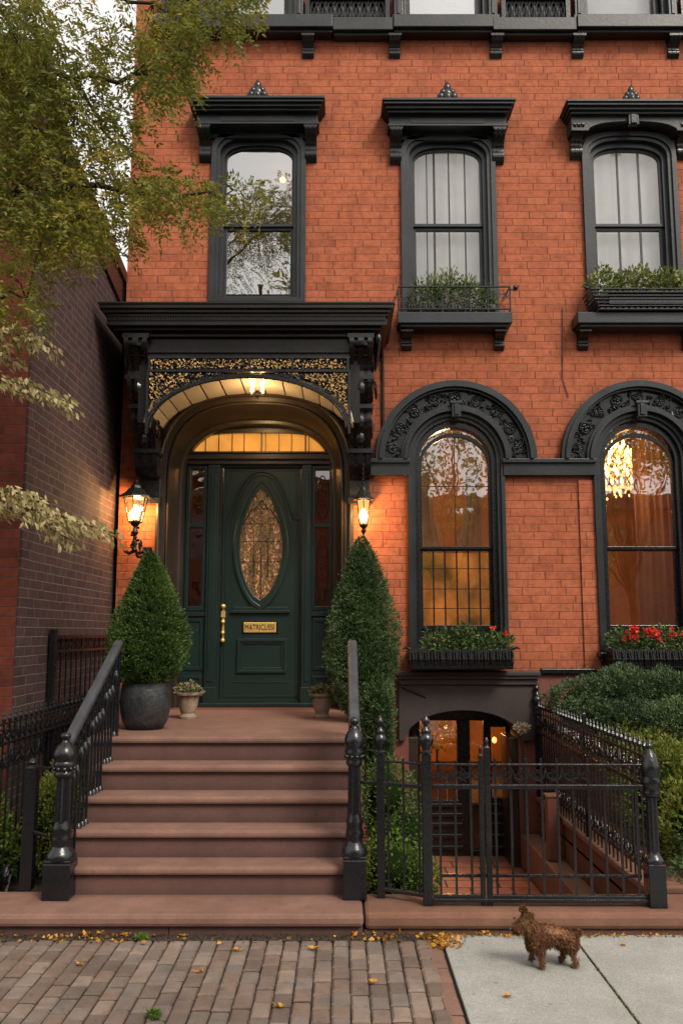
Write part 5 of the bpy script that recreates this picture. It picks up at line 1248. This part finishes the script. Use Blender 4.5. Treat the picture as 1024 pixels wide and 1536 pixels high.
def poly_sample(polys, n, Y0, Y1):
    """random points of leafy volumes given by their outline on the photo"""
    out = []; A = [p[0] for p in polys]; w = np.array(A, float)/sum(A)
    for i in range(n):
        _, x0, y0, x1, y1 = polys[rng.choice(len(polys), p=w)]
        a = rng.uniform(0, 2*PI); r = math.sqrt(rng.random())*.55
        px = (x0+x1)/2+(x1-x0)*r*math.cos(a); py = (y0+y1)/2+(y1-y0)*r*math.sin(a); out.append(at3(px, py, rng.uniform(Y0, Y1)))
    return np.array(out)
t = thing('locust_tree', 'honey locust with fine yellow green leaves reaching in from the upper left', 'tree', (-4.1, -5.2, 0))
mb = MB(); tree_limb(mb, [(-4.1, -5.2, 0), (-4.05, -5.18, 1.5), (-4.12, -5.1, 3), (-4.0, -5.0, 4.6), (-4.15, -4.9, 6.2), (-4.3, -4.9, 8)], .17, .06); mb.build('trunk', m_bark, t, smooth=60)
Yt = -4.3
limbs = [[(-4.0, -5.0, 4.4), at3(-90, 160, Yt), at3(0, 110, Yt), at3(45, 108, Yt), at3(110, 120, Yt), at3(200, 112, Yt), at3(275, 75, Yt), at3(345, 30, Yt)],
         [(-4.0, -5.0, 4.0), at3(-80, 330, Yt), at3(0, 300, Yt-.1), at3(60, 282, Yt-.1), at3(150, 278, Yt-.1), at3(220, 290, Yt), at3(300, 290, Yt), at3(350, 285, Yt)],
         [(-4.05, -5.0, 5.4), at3(-60, 20, Yt), at3(20, -40, Yt), at3(120, -40, Yt), at3(230, 5, Yt), at3(300, 20, Yt)],
         [(-4.03, -5.08, 3.6), at3(-90, 420, Yt), at3(-20, 440, Yt), at3(40, 450, Yt)],
         [at3(0, 110, Yt), at3(50, 190, Yt), at3(95, 260, Yt-.2), at3(130, 330, Yt)],
         [at3(110, 120, Yt), at3(150, 180, Yt), at3(180, 240, Yt)]]
mb = MB()
for i, l in enumerate(limbs):
    l2 = [Vector(l[0])]
    for a, b in zip(l[:-1], l[1:]):
        a, b = Vector(a), Vector(b)
        l2 += [a.lerp(b, f)+Vector((random.uniform(-.02, .02), random.uniform(-.06, .06), random.uniform(-.035, .035))) for f in (.33, .66)]+[b]
    tree_limb(mb, [tuple(q) for q in l2], .036 if i < 4 else .014, .004)
dense = [(60, -40, -20, 70, 110), (75, -30, 90, 95, 230), (80, -30, 200, 120, 340), (50, 20, 290, 150, 385), (22, -30, 370, 60, 500), (6, 90, 300, 160, 360),
         (34, 205, 10, 300, 130), (18, 270, -10, 370, 60), (14, 215, 90, 285, 165), (22, 200, 262, 330, 335), (7, 300, 270, 395, 325), (8, 190, 255, 250, 300), (9, 120, 70, 230, 140), (20, -60, -80, 380, -10)]
loose = [(22, 60, -10, 210, 110), (26, 100, 90, 210, 240), (12, 130, 200, 210, 300), (14, 150, 270, 205, 370), (8, 60, 90, 140, 200), (14, 330, -60, 400, 0)]
c1 = poly_sample(dense, 2150, -4.8, -3.9); c2 = poly_sample(loose, 520, -4.7, -3.9)
cc = np.concatenate([c1, c2]); n = len(cc)
dd = rng.normal(size=(n, 3))*.7+np.array([.35, .0, -.35])
p, d = sprays(cc, dd, 7, .15, .03, .01)
leafmesh('crown', m_locust, t, p, d, rng.uniform(.7, 1.35, len(p))*.038, rng.uniform(.8, 1.25, len(p))*.0148)
# unseen upper crown (mirrored in the glass)
ub = [(-2.8, -4.8, 8.2, 1.3, 1.1, .8), (-1.6, -4.3, 8.6, 1.1, .9, .6), (-3.6, -4.6, 7.0, .9, .9, .8), (-1.0, -4.6, 9.0, .9, .8, .5)]
p, d = blobleaves(ub, 2600, .9); p, d = sprays(p, d+[0, 0, -.4], 7, .18, .03, .01)
leafmesh('upper_crown', m_locust, t, p, d, .045, .017)
for b in ub: tree_limb(mb, [(-4.15, -4.9, 6.2), ((-4.15+b[0])/2, -4.8, (6.4+b[2])/2), b[:3]], .05, .01)
for i in range(90):
    c = c1[i*23]; l = limbs[min(range(len(limbs)), key=lambda k: min((Vector(c)-Vector(q)).length for q in limbs[k]))]
    q = min(l, key=lambda q: (Vector(c)-Vector(q)).length)
    if (Vector(c)-Vector(q)).length < .7: mb.tube([q, ((q[0]+c[0])/2, (q[1]+c[1])/2, (q[2]+c[2])/2+.03), tuple(c)], [.006, .004, .002], 4)
mb.build('limbs', m_bark, t, smooth=60)
# variegated small tree at left edge, larger pale leaves
t = thing('dogwood', 'small tree with pale variegated leaves reaching in from the left edge', 'tree', (-3.05, -4.9, 0))
Yd = -4.5
br = [[(-3.0, -4.9, 2.2), at3(-60, 790, Yd), at3(0, 760, Yd), at3(60, 765, Yd), at3(110, 780, Yd), at3(170, 800, Yd)],
      [at3(-60, 750, Yd), at3(0, 735, Yd), at3(40, 742, Yd), at3(80, 755, Yd)],
      [at3(40, 765, Yd), at3(70, 790, Yd), at3(110, 812, Yd)],
      [(-3.05, -4.85, 3.0), at3(-50, 590, Yd), at3(0, 570, Yd), at3(50, 580, Yd), at3(112, 608, Yd)],
      [(-3.05, -4.85, 3.3), at3(-50, 520, Yd), at3(0, 498, Yd), at3(40, 505, Yd), at3(82, 522, Yd)],
      [at3(-10, 525, Yd), at3(25, 535, Yd)]]
mb = MB(); mb.tube([(-3.05, -4.9, 0), (-3.0, -4.9, 1.2), (-3.08, -4.88, 2.4), (-3.05, -4.85, 3.6)], [.05, .045, .04, .02], 8); mb.build('trunk', m_bark, t, smooth=60)
mb = MB(); P_ = []; D_ = []
for l in br:
    tree_limb(mb, l, .010, .003)
    for a, b in zip(l[1:-1], l[2:]) if len(l) > 3 else zip(l[:-1], l[1:]):
        a, b = Vector(a), Vector(b); L_ = (b-a).length; k = int(L_/.0021)
        for i in range(k):
            s = random.random(); q = a.lerp(b, s); o_ = Vector((random.uniform(-.04, .04), random.uniform(-.16, .16), random.uniform(-.05, .035)))
            P_.append(q+o_); D_.append((b-a).normalized()*.6+Vector((random.gauss(0, .5), random.gauss(0, .6), -.75+random.gauss(0, .35))))
mb.build('limbs', m_bark, t)
P_ = np.array([tuple(v) for v in P_]); D_ = np.array([tuple(v) for v in D_]); k = len(P_)
leafmesh('crown', m_dog_w, t, P_, D_, rng.uniform(.03, .062, k), rng.uniform(.014, .028, k), fold=.15)
# street trees behind the camera, mirrored in the windows
def street_tree(x, y, h, label, n=5000):
    t = thing('street_tree', label, 'tree', (x, y, 0), 'trees across the street')
    mb = MB(); tree_limb(mb, [(x, y, 0), (x+.1, y, h*.3), (x-.05, y, h*.5), (x+.1, y, h*.8)], .18, .05); mb.build('trunk', m_bark, t, smooth=60)
    R = random.Random(int(x*10)); bl = [(x+R.uniform(-1.9, 1.9), y+R.uniform(-1.3, 1.3), h*R.uniform(.45, 1.0), R.uniform(.7, 1.2), R.uniform(.7, 1.1), R.uniform(.5, .9)) for _ in range(11)]
    mb = MB()
    for b in bl: tree_limb(mb, [(x, y, h*.35), ((x+b[0])/2, (y+b[1])/2, h*.35*.4+b[2]*.6), b[:3]], .05, .012)
    mb.build('limbs', m_bark, t, smooth=60)
    p, d = blobleaves(bl, n, .9, .3); leafmesh('crown', m_locust, t, p, d+rng.normal(size=d.shape), .15, .08)
street_tree(-2.6, -16, 15.5, 'street tree behind the viewer mirrored in the upper left window'); street_tree(3.3, -16.5, 8.6, 'street tree behind the viewer mirrored in the barred parlor window', 3600); street_tree(8.6, -16.5, 8.2, 'street tree behind the viewer mirrored in the chandelier window', 3800)
# ================================================================== LITTER
n = 5200
c = np.stack([rng.uniform(-5, .62, n), -3.83+rng.normal(size=n)*.04, np.full(n, .004)], 1)
o = leafmesh('seam_litter', m_soil, None, c, rng.normal(size=(n, 3))*[1, 1, .35]+[0, 0, .15], rng.uniform(.008, .022, n), rng.uniform(.006, .014, n)); tag(o, 'dark crumbs of soil and twigs along the foot of the stone slab', 'litter', kind='stuff')
sheet('soil_strip', -6, .62, -3.875, -3.755, .004, m_soil)
n = 620; c = np.stack([rng.uniform(-3.6, .62, n), -3.835+rng.normal(size=n)*.055, rng.uniform(.010, .022, n)], 1)
kk = rng.random(n) < np.clip(.35+.5*np.sin(c[:, 0]*3.1)+.3*np.sin(c[:, 0]*7.7), .1, 1); c = c[kk]; n = len(c)
o = leafmesh('leaf_litter', m_fall, None, c, rng.normal(size=(n, 3))*[1, 1, .3], rng.uniform(.018, .045, n), rng.uniform(.012, .03, n)); tag(o, 'bits of yellow and brown leaf along the foot of the steps', 'litter', kind='stuff')
n = 240; c = np.stack([.60+rng.normal(size=n)*.05, rng.uniform(-4.02, -3.80, n), rng.uniform(.01, .022, n)], 1)
o = leafmesh('leaf_litter', m_fall, None, c, rng.normal(size=(n, 3))*[1, 1, .3], rng.uniform(.015, .04, n), rng.uniform(.01, .025, n)); tag(o, 'drift of yellow leaf bits at the corner of brick and concrete', 'litter', kind='stuff')
n = 520; c = np.stack([rng.uniform(.62, 4, n), -3.80+np.abs(rng.normal(size=n))*-.022, rng.uniform(.014, .024, n)], 1)
o = leafmesh('leaf_litter', m_fall, None, c, rng.normal(size=(n, 3))*[1, 1, .3], rng.uniform(.01, .03, n), rng.uniform(.008, .02, n)); tag(o, 'thin line of brown leaf bits between the kerb and the concrete', 'litter', kind='stuff')
def G(px, py, z=0):
    u = (px-512)/F; v = (768-py)/F; ry = math.cos(TH)-v*math.sin(TH); rz = math.sin(TH)+v*math.cos(TH); t_ = (z-HC)/rz
    return (u*t_, ry*t_-DC)
def weed(px, py, s, label):
    x, y = G(px, py); t = thing('weed', label, 'weed', (x, y, 0)); n = int(160*s)
    p = np.stack([x+rng.normal(size=n)*.035*s, y+rng.normal(size=n)*.022*s, rng.uniform(.01, .03, n)], 1); d = rng.normal(size=(n, 3))*.6+[0, 0, .8]
    leafmesh('foliage', m_box, t, p, d, .045*s**.5, .010); MB().tube([(x, y, -.01), (x, y, .02)], .004, 5).build('stem', m_bark, t)
weed(213, 1413, .6, 'flat grassy weed in the seam left of centre in front of the steps'); weed(283, 1390, .8, 'bushy weed against the slab in front of the steps'); weed(308, 1392, .8, 'smaller weed right of the bushy weed at the slab'); weed(372, 1396, .8, 'dry green weed in front of the middle of the steps'); weed(232, 1530, .5, 'small green weed between pavers at the bottom edge'); weed(538, 1390, .9, 'green weed at the corner of slab and kerb')
def fleaf(px, py, s, label, col=None):
    x, y = G(px, py); a = random.uniform(0, 6); R = random
    mb = MB(); k = 9; vs = [(0, 0, .008)]
    for i in range(k):
        th = 2*PI*i/k; r = s*(1 if i % 2 else .55)*R.uniform(.8, 1.1); vs.append((r*math.cos(th+a), r*.75*math.sin(th+a), .012+R.uniform(0, s*.5)))
    mb.add([(x+p, y+q, .006+r) for p, q, r in vs], [(0, i+1, (i+1) % k+1) for i in range(k)])
    mb.tube([(x, y, .016), (x+s*.8*math.cos(a), y+s*.6*math.sin(a), .02), (x+s*1.5*math.cos(a), y+s*1.2*math.sin(a), .03)], [.003, .002, .0015], 4)
    tag(mb.build('fallen_leaf', m_fall), label, 'leaf', 'fallen leaves on the pavement')
for px, py, s, lab in ((236, 1391, .05, 'curled orange leaf against the slab left of the bushy weed'), (495, 1392, .055, 'largest orange leaf lying at the foot of the slab'), (482, 1389, .03, 'small yellow leaf just left of the largest orange leaf'), (472, 1428, .04, 'yellow leaf on the pavers below the largest orange leaf'), (150, 1404, .03, 'small tan leaf on the pavers at left near the seam'), (180, 1398, .04, 'yellow leaf in the seam left of the grassy weed'), (355, 1430, .03, 'pale yellow leaf on the pavers in front of the dry weed'), (398, 1391, .03, 'little orange leaf right of the dry weed'), (440, 1394, .035, 'golden leaf between the dry weed and the largest leaf'), (8, 1402, .04, 'brown leaf at the left edge of the sidewalk'), (727, 1404, .035, 'dark curled leaf at the kerb left of the dog'), (865, 1407, .05, 'dark crumpled leaf at the kerb behind the dog'), (934, 1422, .022, 'lone brown leaf on the right concrete slab'), (910, 1398, .035, 'dark leaf by the kerb right of the dog'), (985, 1400, .03, 'reddish leaf by the kerb at the right edge'), (300, 1462, .03, 'tan leaf on the pavers left of centre'), (560, 1478, .03, 'small golden leaf on the pavers near the concrete'), (120, 1452, .028, 'little yellow leaf on the pavers at lower left'), (760, 1500, .028, 'small brown leaf on the concrete near the bottom edge'), (420, 1515, .03, 'orange leaf on the pavers near the bottom centre'), (602, 1345, .001, '')):
    if lab: fleaf(px, py, s, lab)
# ================================================================== DOG
def skin_body(name, pts, edges, radii, mat, parent, root=0, sub=2):
    me = bpy.data.meshes.new(name); me.from_pydata(pts, edges, []); ob = bpy.data.objects.new(name, me); COL.objects.link(ob)
    sk = ob.modifiers.new('skin', 'SKIN'); sk.use_smooth_shade = True
    for i, v in enumerate(me.skin_vertices[0].data): v.radius = (radii[i], radii[i]) if not isinstance(radii[i], tuple) else radii[i]; v.use_root = (i == root)
    su = ob.modifiers.new('sub', 'SUBSURF'); su.levels = sub; su.render_levels = sub
    bpy.context.view_layer.update(); ev = ob.evaluated_get(bpy.context.evaluated_depsgraph_get()); m2 = bpy.data.meshes.new_from_object(ev)
    bpy.data.objects.remove(ob); m2.materials.clear(); m2.materials.append(mat)
    o = bpy.data.objects.new(name, m2); COL.objects.link(o); o.parent = parent; return o
DX, DY = 1.13, -4.30; K = .0040
def dp(px, py, dy=0): return ((px-815)*K, dy, max(.008, (1453-py)*K))
dog = thing('dog', 'small shaggy brown terrier standing on the concrete slab facing left', 'dog', (DX, DY, .012)); dog.rotation_euler = (0, 0, .12)
J = [dp(846, 1411), dp(823, 1411), dp(802, 1410), dp(793, 1402), dp(785, 1391, -.01), dp(776, 1397, -.015), dp(768, 1404, -.02), dp(856, 1411),
     dp(801, 1424, -.03), dp(803, 1437, -.035), dp(805, 1450, -.035), dp(801, 1452, -.035),
     dp(794, 1422, .035), dp(797, 1435, .04), dp(797, 1444, .04), dp(793, 1446, .04),
     dp(847, 1424, -.032), dp(844, 1433, -.035), dp(853, 1443, -.035), dp(851, 1452, -.035), dp(847, 1453, -.035),
     dp(841, 1422, .035), dp(836, 1432, .04), dp(843, 1440, .04), dp(840, 1447, .04), dp(836, 1448, .04)]
Ed = [(0, 1), (1, 2), (2, 3), (3, 4), (4, 5), (5, 6), (0, 7), (2, 8), (8, 9), (9, 10), (10, 11), (2, 12), (12, 13), (13, 14), (14, 15), (0, 16), (16, 17), (17, 18), (18, 19), (19, 20), (0, 21), (21, 22), (22, 23), (23, 24), (24, 25)]
Rd = [.048, .048, .053, .036, .041, .030, .020, .015, .024, .015, .011, .012, .024, .015, .011, .012, .031, .019, .012, .012, .012, .031, .019, .012, .012, .012]
body = skin_body('body', J, Ed, Rd, m_furd, dog)
# coat of tufts grown from the body surface
me = body.data; nv = len(me.vertices); co_ = np.empty(nv*3); me.vertices.foreach_get('co', co_); co_ = co_.reshape(-1, 3); no = np.array([tuple(v.normal) for v in me.vertices])
def coat(n, sel, mat, Lr, name, W=.006):
    idx = np.nonzero(sel)[0]; i = rng.choice(idx, n); j = rng.choice(idx, n)
    p = co_[i]+rng.normal(size=(n, 3))*.004; k = no[i]
    d = k*.55+np.array([.35, 0, -.75])+rng.normal(size=(n, 3))*.35
    o = leafmesh(name, mat, None, p, d, rng.uniform(.6, 1.3, n)*Lr, W); o.parent = dog
head = (co_[:, 0] < (790-815)*K) & (co_[:, 2] > (1408-1453)*-K)
legs = co_[:, 2] < .085
coat(14000, ~head & ~legs, m_furd, .019, 'coat', .0032); coat(2600, legs, m_furd, .011, 'leg_fur', .0028); hb = co_[:, 0] > (781-815)*K; coat(2300, head & hb, m_furl, .014, 'head_fur', .003); coat(2600, head & ~hb, m_furd, .013, 'face_fur', .003); coat(500, legs & (co_[:, 2] < .03), m_furl, .009, 'paw_fur', .003)
def tuft(name, c, r, n, mat, L=.018):
    p = rng.normal(size=(n, 3)); p /= np.linalg.norm(p, axis=1)[:, None]; q = np.array(c)+p*np.array(r)*rng.uniform(.6, 1, n)[:, None]
    o = leafmesh(name, mat, None, q, p+[0, 0, -.35]+rng.normal(size=(n, 3))*.3, L, .0034); o.parent = dog
tuft('topknot', dp(782, 1376, -.01), (.017, .015, .014), 700, m_furd, .014); tuft('ear', dp(791, 1386, -.035), (.013, .008, .024), 600, m_furl); tuft('ear', dp(788, 1386, .03), (.012, .008, .022), 500, m_furl)
tuft('muzzle_fur', dp(769, 1402, -.015), (.016, .015, .014), 600, m_furd, .014); tuft('tail', dp(860, 1411, 0), (.016, .010, .013), 500, m_furd)
def dball(name, c, r, mat):
    mb = MB().ball(c, r, 8); me = bpy.data.meshes.new(name); me.from_pydata(mb.v, [], mb.f); me.materials.append(mat); me.shade_smooth(); o = bpy.data.objects.new(name, me); COL.objects.link(o); o.parent = dog
dball('nose', dp(761, 1400, -.03), .011, m_trim_dk); dball('eye', dp(774, 1388, -.045), .0075, m_trim_dk); dball('eye', dp(770, 1388, .0), .0065, m_trim_dk)
# ================================================================== LIGHT
w = bpy.data.worlds.new('World'); S.world = w; w.use_nodes = True
nt = w.node_tree; bg = nt.nodes['Background']; sky = nt.nodes.new('ShaderNodeTexSky'); sky.sky_type = 'NISHITA'; sky.sun_disc = False
EL, AZ = math.radians(38), math.radians(205)
sky.sun_elevation = EL; sky.air_density = 1.0; sky.dust_density = 4.0; sky.ozone_density = 1.0
# cloud cover: pull the sky towards an even pale grey
hs = nt.nodes.new('ShaderNodeHueSaturation'); hs.inputs['Saturation'].default_value = .22; nt.links.new(sky.outputs[0], hs.inputs['Color'])
mx = nt.nodes.new('ShaderNodeMix'); mx.data_type = 'RGBA'; mx.inputs[0].default_value = .6; nt.links.new(hs.outputs[0], mx.inputs[6]); mx.inputs[7].default_value = (11.5, 11.1, 10.5, 1)
nt.links.new(mx.outputs[2], bg.inputs[0]); bg.inputs[1].default_value = .134
def aim(v): return Vector(v).to_track_quat('-Z', 'Y').to_euler()
sun = bpy.data.lights.new('sun', 'SUN'); so_ = bpy.data.objects.new('sun', sun); COL.objects.link(so_)
dirv = Vector((-.42, .62, -.75)); so_.rotation_euler = aim(dirv); so_.location = (5, -10, 12)
sun.energy = 2.9; sun.angle = math.radians(18); sun.color = (1, .90, .76)
sky.sun_rotation = math.atan2(-dirv.x, -dirv.y); sky.sun_elevation = math.asin(-dirv.normalized().z)
def point(name, loc, e, col, r=.04):
    l = bpy.data.lights.new(name, 'POINT'); l.energy = e; l.color = col; l.shadow_soft_size = r; o = bpy.data.objects.new(name, l); COL.objects.link(o); o.location = loc
W1 = (1, .56, .20)
point('lantern_light', (xl+.0, -.225, zl0+.17), 40, W1, .03); point('lantern_light', (xr, -.262, zr0+.16), 34, W1, .03)
x, z = at(386, 580, -.50); point('porch_light', (x, -.5, z-.22), 13, (1, .62, .28), .05)
point('hall_light', (-.9, 1.6, 3.9), 40, W1, .1)
point('parlor_light', (1.7, 2.2, 3.9), 42, (1, .68, .38), .15); x, z = at(928, 706, 1.0); point('chandelier_light', (x, 1.05, z-.35), 26, W1, .15)
point('basement_light', (1.3, 1.5, .9), 75, W1, .08); point('bedroom_light', (-.8, 2.4, 7.9), 10, (1, .7, .4), .1)
point('blind_fill_light', (2.4, 2.2, 7.7), 110, (1, .93, .82), .2)  # unseen fill lamp added behind the white upper blinds to brighten them
S.view_settings.view_transform = 'Standard'; S.view_settings.look = 'None'; S.view_settings.exposure = 0
